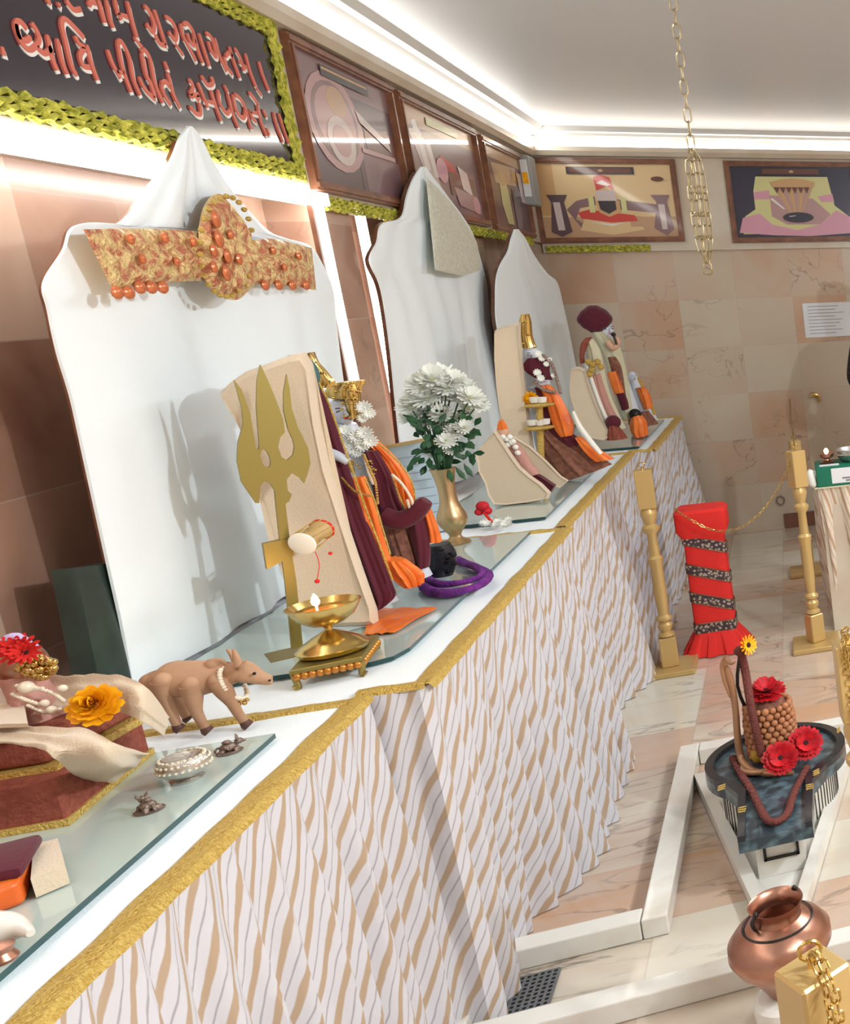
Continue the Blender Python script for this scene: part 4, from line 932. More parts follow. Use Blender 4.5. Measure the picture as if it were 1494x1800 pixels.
# second figure
YR = YK+.13
k2 = statue('crowned_statue', 'pale-faced marble statue with wide gold crown and white flower garland in orange and maroon', YR,
  [(585,740,625,745),(590,790,655,790),(610,850,690,850),(640,920,720,915),(672,980,740,970),(695,1030,760,1010)], (600,724,.031,.7),
  [(596,672,612,670),(576,680,642,668),(570,690,636,684),(576,699,634,700)],
  [('hair_band', 'brass', [(608,676,628,674),(606,700,634,690),(612,724,634,716),(618,738,634,732)], -.02, .02, 7, .1),
   ('orange_shawl', 'orange', [(640,770,662,776),(660,800,700,812),(676,836,722,846),(690,880,728,880),(700,910,735,905)], -.015, .03, 11, .2),
   ('maroon_drape', 'maroon', [(640,792,664,792),(648,830,690,835),(656,870,704,880),(664,905,720,905),(668,920,712,918)], -.045, .022, 7, .2),
   ('skirt', 'brownc', [(668,912,712,912),(676,945,722,940),(688,975,734,972),(700,1005,742,1000)], -.02, .03, 9, .1),
   ('maroon_sash', 'maroon', [(712,900,742,890),(718,930,752,925),(726,965,758,965),(734,1000,756,995)], -.03, .02, 5, .12),
   ('orange_end', 'orange', [(736,880,750,876),(744,905,762,905),(750,930,772,930),(752,952,778,952)], -.02, .018, 5, .15)])
def arm(t, P, r, Y, m_, nm='sleeve'):
    bm = NB(); tube(bm, [onY(x, y, Y) for x, y in P], r, 12, 5); part(nm, bm, M[m_], t)
arm(k2, [(672,905),(700,915),(726,905),(742,888),(750,880)], [.022, .024, .022, .02, .014], YR-.07, 'maroon')
arm(k1, [(560,790),(590,800),(612,812)], [.012, .011, .009], YK-.06, 'marbleskin', 'arm')
bm = NB()
for P in ([(640,800),(648,830),(656,850)], [(690,835),(706,850),(722,875),(728,895)], [(716,880),(722,895),(735,898)]):
    for q in smoothpath([onY(x, y, YR-.08) for x, y in P], 9): ball(bm, q, .0036, 7, 5)
part('necklace', bm, M['pearl'], k2, kind='stuff', label='pearl and gold strings')
bm = NB()
for x, y, r in ((588,762,.018),(600,772,.02),(612,782,.018),(628,768,.02),(642,762,.019),(650,775,.018),(622,790,.017),(636,784,.016),(640,716,.018),(648,726,.015),(636,735,.012),(606,758,.016),(626,796,.013)):
    flower(bm, onY(x, y, YR-.075), (.3+R.uniform(-.3, .3), -1, R.uniform(0, .5)), r, 13, 2, .3, mid=0, midr=.2)
part('garland', bm, M['whitepet'], k2, kind='stuff', label='white flower garland')
# orange cloth laid on the glass
a, b, c_, d = [onZ(x, y, GZ+.003) for x, y in ((652,1072),(700,1068),(768,1070),(640,1118))]
rows = [[a+(b-a)*(j/10)+(d-a)*(i/8)*(1-j/10*.0)+(c_-b)*(j/10)*(1-i/8)*1.0+Vector((0, 0, .004*abs(math.sin(j*.9+i*.5)))) for j in range(11)] for i in range(9)]
bm = NB(); sheet(bm, rows, (0, 0, .002)); single('orange_cloth', bm, M['orange'], 'pointed orange silk cloth spread on the glass in front of the maroon cloak', 'cloth')
# black carved stone in a nest of purple yarn
ps = onZ(800, 1030, GZ); t = thing('purple_garland', 'thick purple yarn garland coiled round the small black carved stone', 'garland', ps)
bm = NB()
for ring, (P, r) in enumerate((([(740,1026),(760,1040),(800,1040),(840,1030),(858,1012),(845,1000),(820,990),(805,985)], .012), ([(745,1012),(770,1026),(810,1024),(846,1012),(838,998),(812,990)], .010), ([(742,1034),(780,1044),(820,1038),(852,1022)], .009))):
    tube(bm, [onZ(x, y, GZ+.014+.009*ring*(ring < 2)) for x, y in P], [r*(.9+.2*math.sin(i*2)) for i in range(len(P))], 10, 7)
part('coils', bm, M['purple'], t)
bp_ = onZ(775, 1018, GZ+.002); t = thing('black_stone_idol', 'small black carved round stone inside the purple garland', 'idol', bp_)
bm = NB(); Yb = bp_.y
loft(bm, [(756,958,790,954),(750,970,800,968),(746,985,802,982),(748,1000,800,998),(752,1012,796,1010)], Yb, .03, 0)
for i in range(26): 
    x = R.uniform(765, 800); y = R.uniform(965, 1008); ball(bm, onY(x, y, Yb-.024+R.uniform(-.004, .004)), (.008, .006, .004), 8, 5)
part('stone', bm, M['black'], t)
# framed sheet leaning behind the vase
Yf = onZ(740, 950, T).y+.1
t = thing('leaning_frame', 'gold-framed pale blue printed sheet leaning behind the brass vase', 'frame', onY(745, 950, Yf))
Pf = [onY(x, y, Yf) for x, y in ((636,794),(760,770),(800,930),(690,955))]
Pf[2].z = Pf[3].z = T+.004
bm = NB(); prism(bm, Pf, (0, .012, 0)); part('sheet', bm, mat('pale_blue_sheet', srgb(196, 214, 228), .3, coat=.4), t, False, 'pale blue printed sheet')
bm = NB()
for a, b in ((0, 1), (1, 2), (0, 3)): tube(bm, [Pf[a]+Vector((0, -.002, 0)), Pf[b]+Vector((0, -.002, 0))], .0075, 4)
part('frame', bm, M['goldp'], t, False)
bm = NB()
for i in range(8):
    f0 = .15+.09*i; A_ = Pf[0]+(Pf[3]-Pf[0])*f0; B_ = Pf[1]+(Pf[2]-Pf[1])*f0; tube(bm, [A_+(B_-A_)*.15+Vector((0, -.003, 0)), A_+(B_-A_)*.85+Vector((0, -.003, 0))], .0008, 4)
part('print', bm, M['ink'], t, kind='stuff')
# brass vase with white chrysanthemums
vb = onZ(803, 955, GZ); YV = vb.y
V_ = lambda x, y, d=0: onY(x, y, YV+d)
vh = V_(795, 822).z-vb.z; hr = vh/.25
t = thing('brass_vase', 'brass baluster vase standing by the far edge of the second glass sheet', 'vase', vb)
bm = NB(); lathe(bm, vb, [(r*hr*1.12, z_*hr) for r, z_ in ((.012, 0), (.034, 0), (.036, .004), (.030, .010), (.018, .018), (.014, .026), (.016, .034), (.022, .045), (.032, .062), (.037, .08), (.035, .098), (.028, .118), (.0225, .138), (.0205, .160), (.021, .185), (.024, .215), (.028, .240), (.0315, .25), (.030, .251), (.022, .22), (.018, .17), (.001, .168))], 40)
part('vessel', bm, mat('dull_bronze', srgb(186, 158, 118), .36, .9, bump=.05), t)
vt = vb+Vector((0, 0, vh))
bq = thing('flower_bouquet', 'bouquet of white chrysanthemums with green leaves standing in the brass vase', 'flowers', vt)
FL = [(760,668,.045),(778,664,.044),(742,680,.045),(795,672,.043),(812,686,.042),(770,690,.042),(752,702,.044),(790,700,.038),(826,700,.040),(838,712,.036),(822,720,.034),(735,700,.042),(722,716,.04),(756,724,.042),(776,730,.036),(745,742,.036),(806,742,.03),(798,760,.030),(815,752,.028),(735,728,.036),(772,748,.030),(784,776,.030),(762,796,.026),(792,790,.024),(720,738,.030),(808,700,.036),(785,684,.04)]
for i, (x, y, r) in enumerate(FL):
    p = V_(x, y, R.uniform(-.05, .05)); d = (p-vt); bm = NB()
    f_ = None
    tube(bm, [vt+Vector((R.uniform(-.01, .01), R.uniform(-.01, .01), -.06)), vt+d*.5+Vector((0, 0, .01)), p-d.normalized()*.006], [.0025, .0022, .002], 6, 4)
    st_ = part('stem', bm, M['leaf'], bq)
    bm = NB(); flower(bm, p, (d.x*1.2+R.uniform(-.05, .05), d.y-.12, d.z*.6+.04), r, 17, 3, .32, mid=1, midr=.16, width=r*.24)
    part('blossom', bm, [M['whitepet'], M['greenmid']], st_)
bm = NB()
def leaf(bm, base, tip, w):
    d = tip-base; s = d.cross(Vector((.4, -1, .2))).normalized()*w; n = d.cross(s).normalized()*w*.3
    L = [base, base+d*.3+s*.8+n, base+d*.6+s+n, tip]; Rr = [base, base+d*.3-s*.8+n, base+d*.6-s+n, tip]; Cc = [base, base+d*.3, base+d*.6, tip]
    vs = [[bm.verts.new(p) for p in q] for q in (L, Cc, Rr)]
    for a, b in ((0, 1), (1, 2)):
        for i in range(3): bm.faces.new((vs[a][i], vs[a][i+1], vs[b][i+1], vs[b][i]))
for i in range(110):
    x = R.uniform(735, 838); y = R.uniform(705, 825); c = V_(x, y, R.uniform(-.05, .05)); a = R.uniform(0, 2*PI); l = R.uniform(.02, .04)
    if (x-787)**2/50**2+(y-775)**2/60**2 > 1.1: continue
    leaf(bm, c, c+Vector((math.cos(a)*l, R.uniform(-.02, .02), math.sin(a)*l)), .009)
for x0, y0, x1, y1 in ((745,745,706,728),(740,800,716,822),(735,790,722,800),(815,815,832,840),(800,820,820,845),(790,825,795,850),(750,760,712,735),(815,700,822,712),(725,815,716,830)):
    leaf(bm, V_(x0, y0, -.03), V_(x1, y1, -.03), .008); 
tube(bm, [V_(760,790,-.02), V_(735,798,-.02), V_(722,812,-.02), V_(716,826,-.02)], .002, 6, 3)
part('leaves', bm, M['leaf'], bq, kind='stuff')
# wrapped sweet and loose petals near the vase
pl_ = onZ(848, 922, GZ); t = thing('flower_offering', 'red bloom with white petals in a clear tray by the vase', 'flower', pl_)
Q = lambda x, y, d=0: onY(x, y, pl_.y+d)
bm = NB()
for x, y, r in ((848,890,.02),(856,898,.016),(842,900,.014)): ball(bm, Q(x, y, 0), (r, r, r*.9), 12, 8)
part('bloom', bm, M['redflower'], t)
bm = NB(); tube(bm, [Q(850,900,-.01), Q(862,915,-.01), Q(872,925,-.01)], .005, 8, 3); part('stalk', bm, M['red'], t)
bm = NB()
for i in range(12): p = onZ(R.uniform(840, 900), R.uniform(912, 928), GZ+.006); flower(bm, p, (R.uniform(-.4, .4), -.6, 1), .016, 9, 2, .3, mid=0, midr=.2)
part('petals', bm, M['whitepet'], t, kind='stuff')

# ================================================================== ALTAR 3
Y3 = onZ(960, 872, GZ).y
# small shawled chair with a little figure
t = thing('small_shawled_chair', 'low chair wrapped in a pale beige shawl in front of the third throne', 'chair', onY(900, 885, Y3))
Y3a = onZ(900, 888, GZ).y
def panel(t, nm, pts, Y, th, m_, label=None):
    P = [onY(x, y, Y) for x, y in pts]
    for p in P: p.z = max(p.z, GZ)
    n = len(P); cen = sum(P, Vector())/n; bm = NB(); rings = []
    for d, sc in ((0, .92), (-.006*1, .96), (th*.3, 1), (th, 1), (th*1.1, .97)): rings.append([bm.verts.new(cen+(p-cen)*sc+Vector((0, d, 0))) for p in P])
    for a, b in zip(rings, rings[1:]):
        for k in range(n): bm.faces.new((a[k], a[(k+1) % n], b[(k+1) % n], b[k]))
    for rg in (rings[0], rings[-1]):
        for q in tessellate_polygon([[v.co for v in rg]]):
            try: bm.faces.new([rg[k] for k in q])
            except ValueError: pass
    part(nm, bm, M[m_], t, label=label)
panel(t, 'shawl_cover', [(868,757),(880,775),(895,798),(912,822),(930,838),(950,852),(966,868),(962,878),(930,884),(890,892),(868,888),(858,872),(852,850),(840,828),(838,810),(834,797),(845,785)], Y3a, .03, 'beige')
panel(t, 'inner_side', [(902,768),(930,785),(960,812),(985,838),(998,846),(985,858),(960,850),(935,822),(912,795)], Y3a+.16, .02, 'beige')
panel(t, 'seat', [(925,826),(950,838),(975,855),(968,866),(945,858),(925,845)], Y3a+.08, .03, 'maroon')
t = thing('seated_figurine', 'tiny garlanded figurine with orange headdress seated in the low shawled chair', 'figurine', onY(920, 830, Y3a+.09))
bm = NB(); loft(bm, [(880,764,892,762),(882,775,902,772),(888,790,916,786),(898,806,926,800),(908,822,936,816),(922,838,950,832)], Y3a+.09, .02); part('body', bm, M['pinkc'], t)
bm = NB(); ball(bm, onY(884, 758, Y3a+.08), (.02, .018, .026), 12, 10); part('head', bm, M['skin'], t, label='painted face')
bm = NB(); loft(bm, [(878,738,884,738),(874,746,890,746),(873,754,893,754)], Y3a+.075, .018, 5, .15); part('headdress', bm, M['orange'], t)
bm = NB()
for x, y in ((884,768),(890,772),(896,768),(902,776),(906,786),(910,796),(898,778),(892,782)): ball(bm, onY(x, y, Y3a+.06), .010, 8, 6)
part('garland', bm, M['whitepet'], t, kind='stuff', label='white garland')
# tall beige wing of the third statue's chair
Y3b = onZ(940, 860, GZ).y+.05
t = thing('tall_shawled_chair', 'tall narrow chair wing wrapped in cream shawl beside the tall-crowned statue', 'chair', onY(920, 860, Y3b))
panel(t, 'shawl_cover', [(868,582),(876,575),(892,571),(911,567),(911,590),(916,640),(922,690),(928,740),(935,790),(937,815),(930,860),(905,850),(890,800),(880,740),(872,680),(868,630)], Y3b, .04, 'beige')
YS = Y3b+.10
t3 = statue('tall_crowned_statue', 'statue with tall pink-gold crown, maroon garland and spreading brocade skirt on the third altar', YS,
  [(920,610,945,612),(918,640,958,640),(920,680,968,678),(930,730,985,720),(940,780,1010,770),(950,820,1040,800)], (932,625,.033,.55),
  [(916,552,930,552),(912,566,934,566),(912,590,936,588),(914,604,940,602),(916,612,944,610)],
  [('orange_drape', 'orange', [(948,678,968,676),(954,700,986,696),(962,730,1000,722),(970,752,1010,745),(984,768,1008,764)], -.05, .03, 7, .15),
   ('maroon_drape', 'maroon', [(940,680,955,680),(952,720,972,716),(962,752,990,745),(975,780,1016,768),(985,790,1030,775)], -.03, .04, 6, .15),
   ('skirt', 'brownc', [(946,750,965,748),(946,775,990,765),(952,800,1030,785),(968,826,1062,806),(992,846,1076,816)], -.02, .05, 11, .1),
   ('orange_hem', 'orange', [(1010,770,1020,766),(1020,788,1044,782),(1032,802,1068,796),(1046,812,1082,806)], -.07, .02, 6, .15),
   ('white_sash', 'whitepet', [(1004,724,1010,722),(1014,752,1024,748),(1034,780,1044,775),(1052,800,1060,796)], -.08, .01, 3, .1),
   ('collar', 'maroon', [(926,630,958,628),(918,640,966,640),(922,652,966,652),(940,664,972,668)], -.05, .03, 7, .15)], base=onY(1000, 830, YS))
bm = NB()
for x, y, r in ((946,622,.015),(952,630,.014),(944,655,.016),(950,665,.016),(960,640,.012),(966,632,.01),(972,660,.01)): flower(bm, onY(x, y, YS-.09), (.4, -1, .2), r, 10, 2, .3, mid=0, midr=.2)
part('garland', bm, M['whitepet'], t3, kind='stuff', label='white flower garland')
bm = NB(); flower(bm, onY(932, 700, YS-.09), (.2, -1, .1), .03, 12, 3, .3); part('yellow_bloom', bm, [M['yellowfl'], M['yellowfl']], t3)
bm = NB()
for k, P in enumerate(([(955,625),(970,640),(980,670),(985,690)], [(940,672),(955,685),(975,690)])):
    for q in smoothpath([onY(x, y, YS-.09) for x, y in P], 8): ball(bm, q, .007, 7, 5)
part('beads', bm, M['pewter'], t3, kind='stuff')
# tiered small stand with cups
t = thing('tiered_stand', 'small teal-and-gold tiered stand with cups beside the tall-crowned statue', 'stand', onY(955, 770, YS-.12)); YT = YS-.12
bm = NB()
for y, w in ((712,16),(752,18)): 
    c = onY(948, y, YT); ball(bm, c, (.055, .05, .010), 20, 8)
tube(bm, [onY(948, 712, YT), onY(952, 835, YT)], .012, 10)
part('shelves', bm, M['goldtrim'], t)
bm = NB()
for x, y in ((940,704),(952,704),(936,744),(950,744),(958,742)): lathe(bm, onY(x, y, YT-.01), [(.008, -.01), (.016, -.008), (.02, .012), (.018, .013), (.001, .0)], 14)
part('cups', bm, M['whitemarble'], t, kind='stuff')

# ================================================================== ALTAR 4
Y4 = onZ(1040, 800, GZ).y-.1
Y4 = max(Y4, 5.5)
t = thing('farther_shawled_chair', 'beige shawl-wrapped chair in front of the turbaned statue near the corner', 'chair', onY(1060, 775, Y4))
panel(t, 'shawl_cover', [(1003,648),(1014,645),(1026,650),(1032,672),(1044,705),(1056,735),(1070,757),(1074,768),(1062,776),(1040,772),(1022,750),(1010,725),(1000,690)], Y4, .05, 'beige')
t4 = statue('sari_statue', 'small statue in pale green and pink sari with red scarf on the farthest altar', Y4+.16,
  [(1026,612,1042,610),(1026,640,1052,638),(1032,680,1064,676),(1044,720,1080,714),(1058,755,1098,748)], (1034,610,.03,.6), None,
  [('sari', 'sari', [(1024,598,1044,596),(1030,620,1056,616),(1036,650,1062,645),(1044,690,1070,684),(1056,730,1086,724),(1068,762,1100,752)], -.04, .03, 6, .15),
   ('red_scarf', 'redbox', [(1028,594,1042,592),(1020,606,1036,602),(1018,625,1028,622),(1020,640,1028,638)], -.07, .02, 4, .1),
   ('pink_drape', 'pinkc', [(1040,660,1056,656),(1048,690,1066,686),(1058,720,1078,716),(1072,746,1092,740)], -.08, .02, 6, .15),
   ('white_border', 'whitepet', [(1028,640,1034,638),(1036,670,1044,668),(1050,710,1058,708),(1066,748,1074,746)], -.09, .012, 0, 0)], base=onY(1085, 775, Y4+.16))
bm = NB()
for x, y in ((1034,636),(1042,640),(1050,636),(1040,650),(1036,658),(1056,645)): ball(bm, onY(x, y, Y4+.05), .016, 8, 6)
part('necklace', bm, M['goldtrim'], t4, kind='stuff', label='green-gold ornaments')
YB4 = Y4+.42
t5 = statue('turbaned_statue', 'statue with very large round maroon turban and beige robe on the farthest altar', YB4,
  [(1056,590,1078,588),(1060,620,1090,616),(1070,660,1100,655),(1082,700,1114,694),(1092,735,1126,728)], (1064,580,.045,.8), None,
  [('robe', 'sari', [(1040,584,1062,582),(1052,610,1088,606),(1064,640,1098,636),(1074,680,1106,674),(1086,715,1112,710),(1096,738,1118,732)], -.03, .05, 6, .1),
   ('orange_sash', 'orange', [(1066,655,1084,652),(1072,675,1092,672),(1080,694,1098,690)], -.09, .02, 4, .1),
   ('brown_panel', 'brownc', [(1068,628,1082,626),(1074,650,1094,646),(1084,690,1100,686),(1092,720,1104,716)], -.07, .02, 3, .1),
   ('maroon_hem', 'maroon', [(1082,692,1098,690),(1088,708,1104,704),(1094,722,1106,718)], -.10, .02, 4, .1)], base=onY(1110, 745, YB4))
bm = NB()
c = onY(1046, 561, YB4-.02)
for i in range(10):
    a = 2*PI*i/10; m_ = Matrix.Rotation(a, 4, 'Y')
    ball(bm, c+Vector((.036*math.cos(a), -.01, .03*math.sin(a))), (.046, .07, .038), 14, 10, m_)
ball(bm, c, (.076, .085, .068), 20, 14); part('turban', bm, M['maroon'], t5)
arm(t5, [(1068,600),(1078,612),(1086,600),(1080,592)], [.018, .016, .013, .009], YB4-.10, 'skin', 'arm')
bm = NB(); tube(bm, [onY(1078, 588, YB4-.12), onY(1084, 606, YB4-.12)], .006, 8); ball(bm, onY(1078, 588, YB4-.12), .012, 8, 6); part('handheld_bead', bm, M['darkmetal'], t5)
t6 = statue('small_orange_figurine', 'small figurine under an arched gold frame with orange cloth near the altar end', YB4+.22,
  [(1108,660,1120,658),(1110,690,1132,686),(1120,720,1146,714),(1130,745,1156,738)], (1112,662,.026,.6), None,
  [('orange_cloth', 'orange', [(1118,682,1134,680),(1124,700,1144,696),(1132,720,1148,716)], -.04, .03, 5, .15),
   ('arch', 'goldtrim', [(1106,655,1114,654),(1122,672,1128,670),(1136,700,1142,698),(1146,730,1154,728)], .0, .02, 0, 0),
   ('base_cloth', 'brownc', [(1106,728,1140,722),(1104,742,1150,735),(1108,752,1158,745)], -.04, .05, 6, .1)], base=onY(1140, 750, YB4+.22))
t = thing('orange_dressed_figure', 'low seated figure in dull orange between the sari statue and the altar edge', 'figurine', onY(1120, 755, YB4-.1))
bm = NB(); loft(bm, [(1108,716,1124,712),(1104,730,1134,724),(1106,744,1136,738),(1112,754,1138,748)], YB4-.1, .05, 6, .12); part('body', bm, M['orange'], t)
bm = NB(); ball(bm, onY(1114, 712, YB4-.1), .03, 12, 8); part('head', bm, M['hair'], t, label='dark head'); t.location.z -= .05
t = thing('red_lotus_base', 'small red and gold pedestal dish at the front edge of the farthest altar', 'dish', onY(1085, 775, Y4+.02))
bm = NB(); loft(bm, [(1070,748,1084,746),(1066,758,1092,754),(1064,768,1100,764),(1066,774,1104,770)], Y4+.02, .04, 8, .08); part('dish', bm, M['redbox'], t)
bm = NB(); ball(bm, onY(1078, 742, Y4+.02), .035, 12, 8); part('dark_bloom', bm, M['maroon'], t)

# ================================================================== FLOOR THINGS
def bar(name, p, q, w, h, label):
    p, q = Vector((*p, 0)), Vector((*q, 0)); d = (q-p).normalized(); s = Vector((-d.y, d.x, 0))*w/2
    bm = NB(); prism(bm, [p-s+Vector((0, 0, .001)), q-s+Vector((0, 0, .001)), q+s+Vector((0, 0, .001)), p+s+Vector((0, 0, .001))], (0, 0, h)); bevel(bm, .004, 2)
    return single(name, bm, M['whitemarble'], label, 'kerb', 'white marble kerbs on the floor', smooth=False)
KH = .055
KW = .06
bar('marble_kerb', (-.47, 2.49), (-.47, 3.50), KW, KH, 'long white marble kerb running away from camera, left of the black stone basin')
bar('marble_kerb', (-.82, 2.52), (-.502, 2.52), KW, KH, 'short white marble kerb meeting the table skirt below the left kerb corner')
bar('marble_kerb', (-.438, 3.469), (.75, 3.469), KW, KH, 'white marble kerb running right behind the black stone basin')
bar('marble_kerb', (-.80, 2.225), (.9, 2.225), KW, KH, 'longest white marble kerb crossing the lower right corner behind the copper pot')
bar('marble_kerb', (-.835, 2.26), (-.835, 2.485), .05, KH, 'stub of white marble kerb beside the floor grate at the skirt foot')
# floor grate
t = thing('floor_grate', 'square perforated steel floor drain grate between the marble kerbs', 'grate', (-.737, 2.39, 0))
bm = NB()
gx0, gx1_, gy0, gy1 = -.80, -.675, 2.325, 2.455
n = 9
for i in range(n+1):
    x = gx0+(gx1_-gx0)*i/n; box(bm, (x, (gy0+gy1)/2, .004), (.006, gy1-gy0, .004)); y = gy0+(gy1-gy0)*i/n; box(bm, ((gx0+gx1_)/2, y, .0042), (gx1_-gx0, .006, .004))
part('lattice', bm, M['grate'], t, False)
bm = NB(); box(bm, ((gx0+gx1_)/2, (gy0+gy1)/2, .0012), (gx1_-gx0, gy1-gy0, .0015)); part('shade_sheet', bm, M['darkmetal'], t, False, 'dark sheet painting in the shade under the lattice')  # thin dark sheet on the floor stands in for the drain's shade
# triangular marble tray
A1, A2, A3 = onZ(1222, 1372, .03), onZ(1372, 1610, .03), onZ(1500, 1330, .03)
A1, A2, A2b, A3 = Vector((-.44, 3.27, 0)), Vector((-.205, 2.32, 0)), Vector((-.13, 2.32, 0)), Vector((.06, 3.27, 0))
t = thing('marble_tray', 'white triangular marble tray with raised kerb under the black basin', 'tray', (-.17, 3, 0))
bm = NB(); prism(bm, [A1, A2, A2b, A3], (0, 0, .012)); part('floor_slab', bm, M['whitemarble'], t, False)
cen = (A1+A2+A3)/3
for a, b in ((A1, A2), (A2b, A3), (A1, A3)):
    d = (b-a).normalized(); s = (cen-a)-d*(cen-a).dot(d); s = s.normalized()*.032
    bm = NB(); prism(bm, [a+Vector((0, 0, .0005)), b+Vector((0, 0, .0005)), b+s+Vector((0, 0, .0005))-d*.04, a+s+Vector((0, 0, .0005))+d*.04], (0, 0, .05)); part('kerb', bm, M['whitemarble'], t, False)
# white base and black basin (yoni)
bc = Vector((-.170, 2.985, 0)); ZY = .2
def yoni_outline(r, sw, sl, n=40):
    pts = []
    a0 = math.asin(min(.99, sw/r))*1.6
    for k in range(n+1):
        a = -PI/2+a0+(2*PI-2*a0)*k/n; pts.append((r*math.cos(a), r*math.sin(a)))
    pts += [(-sw*1.08, -r*1.02-.02), (-sw, -sl), (sw, -sl), (sw*1.08, -r*1.02-.02)]
    return pts
t = thing('basin_pedestal', 'white marble pedestal with dark vertical flutes and a drawer under the black basin', 'pedestal', bc)
bm = NB(); prism(bm, [(bc.x+x, bc.y+y, .013) for x, y in yoni_outline(.165, .062, .36)], (0, 0, ZY-.057)); part('block', bm, M['whitemarble'], t, False)
bm = NB()
for k in range(30):
    a = -1.25+2.2*k/29; p = bc+Vector((.1655*math.cos(a), .1655*math.sin(a), .085)); box(bm, p, (.002, .003, .115), a)
for k in range(10):
    a = PI+.35+.75*k/9; p = bc+Vector((.1655*math.cos(a), .1655*math.sin(a), .085)); box(bm, p, (.002, .003, .115), a)
part('flutes', bm, M['darkmetal'], t, False, 'thin dark flutes', kind='stuff')
bm = NB(); yy = bc.y-.364
box(bm, (bc.x-.040, yy, .085), (.007, .006, .04)); box(bm, (bc.x+.044, yy, .085), (.007, .006, .04)); box(bm, (bc.x+.002, yy, .067), (.091, .006, .007)); part('drawer_handle', bm, M['darkmetal'], t, False, 'dark bracket handle')
t = thing('stone_basin', 'black spouted stone basin painted green and blue on a white pedestal', 'basin', bc+Vector((0, 0, ZY-.043)))
ot = yoni_outline(.20, .092, .46); inn = yoni_outline(.172, .070, .50)
bm = NB(); prism(bm, [(bc.x+x, bc.y+y, ZY-.043) for x, y in ot], (0, 0, .033)); part('slab', bm, M['yoni'], t, False)
bm = NB()
n = len(ot)
# raised rim strip that stays open at the spout's end
outer = ot; k_ = [i for i in range(n)]
inn2 = yoni_outline(.176, .074, .4605)
order = list(range(n-2, n))+list(range(0, n-2))
ro = [bm.verts.new((bc.x+ot[i][0], bc.y+ot[i][1], ZY-.011)) for i in order]; ri = [bm.verts.new((bc.x+inn2[i][0], bc.y+inn2[i][1], ZY-.011)) for i in order]
ro2 = [bm.verts.new(v.co+Vector((0, 0, .017))) for v in ro]; ri2 = [bm.verts.new(v.co+Vector((0, 0, .017))) for v in ri]
for i in range(n-1):
    for a, b in ((ro, ro2), (ro2, ri2), (ri2, ri), (ri, ro)): bm.faces.new((a[i], a[i+1], b[i+1], b[i]))
for i in (0, n-1): bm.faces.new((ro[i], ro2[i], ri2[i], ri[i]))
part('rim', bm, M['yonir'], t, False, 'raised black rim')
bm = NB()
for x, y, a in ((-.145,-.175,.3),(-.085,-.33,0),(.09,-.28,0),(.185,.06,1.2),(.11,-.2,.6)):
    for k in range(3): box(bm, (bc.x+x+.0*k, bc.y+y+.012*k, ZY+.0066), (.02, .006, .001), a)
part('painted_marks', bm, M['goldtrim'], t, False, 'small yellow painted marks', kind='stuff')
# lingam wrapped in beads
LZ = ZY-.01; lc = Vector((bc.x-.008, bc.y+.0, LZ))
t = thing('beaded_lingam', 'upright stone lingam wrapped in rows of round wooden beads with a red bloom cap', 'lingam', lc)
bm = NB(); lathe(bm, lc, [(.05, 0), (.054, .02), (.06, .05), (.062, .12), (.058, .16), (.045, .19), (.02, .203), (.001, .205)], 28); part('stone', bm, M['brownc'], t)
nb = 0; bms = []
for row in range(9):
    z_ = .028+.0185*row; r = .066 if row < 7 else .062; n_ = 19
    for k in range(n_):
        a = 2*PI*(k+.5*(row % 2))/n_
        if nb < 400: bms.append((lc+Vector((r*math.cos(a), r*math.sin(a), z_)), .0105+R.uniform(-.0012, .0012)))
bm = NB()
for p, r in bms: ball(bm, p, r, 10, 7)
part('bead_wrap', bm, M['woodbead'], t, kind='stuff', label='rows of tan wooden beads')
tf = lc+Vector((.0, 0, .213)); fl = thing('red_flower', 'red gerbera lying on top of the beaded lingam', 'flower', tf, 'red gerberas on the basin')
bm = NB(); flower(bm, tf, (.1, -.3, 1), .058, 22, 3, .18, mid=1, midr=.22); part('petals', bm, [M['redflower'], M['darkmid']], fl)
for (x, y, z_, nx, lb) in ((1372,1333,.245,.0,'red gerbera with dark centre leaning on the left front of the lingam'), (1415,1307,.25,.25,'larger red gerbera leaning on the right side of the lingam')):
    p = onZ(x, y, z_); fl = thing('red_flower', lb, 'flower', p, 'red gerberas on the basin'); bm = NB()
    flower(bm, p, (nx, -1, .75), .052 if nx == 0 else .054, 22, 3, .15, mid=1, midr=.24); part('petals', bm, [M['redflower'], M['darkmid']], fl)
    bm = NB(); tube(bm, [p+Vector((0, .008, -.005)), p+Vector((0, .03, -.03)), (p.x, p.y+.03, ZY-.008)], .004, 8); part('stalk', bm, M['leaf'], fl)
# cobra
Yc = bc.y-.03
t = thing('cobra_ornament', 'tan brass cobra rising from coils on the left side of the black basin', 'ornament', onZ(1320, 1350, ZY-.01))
K = [onZ(1395, 1358, ZY), onZ(1350, 1360, ZY), onZ(1318, 1352, ZY+.005), onY(1302, 1330, Yc), onY(1296, 1290, Yc), onY(1293, 1250, Yc), onY(1288, 1215, Yc), onY(1281, 1190, Yc), onY(1276, 1172, Yc)]
bm = NB(); tube(bm, K, [.006, .009, .011, .011, .010, .0095, .010, .012, .008], 14, 6); part('body', bm, M['snake'], t)
bm = NB()
hc = [onY(1276, 1152, Yc), onY(1272, 1168, Yc), onY(1278, 1195, Yc), onY(1286, 1225, Yc)]
tube(bm, hc, [.006, .014, .016, .008], 16, 5, flat=.35); tube(bm, [onY(1277, 1158, Yc-.01), onY(1284, 1166, Yc-.03), onY(1292, 1163, Yc-.035)], [.008, .006, .003], 10, 3)
part('hood', bm, M['snake'], t)
cc_ = onZ(1345, 1348, ZY-.002)
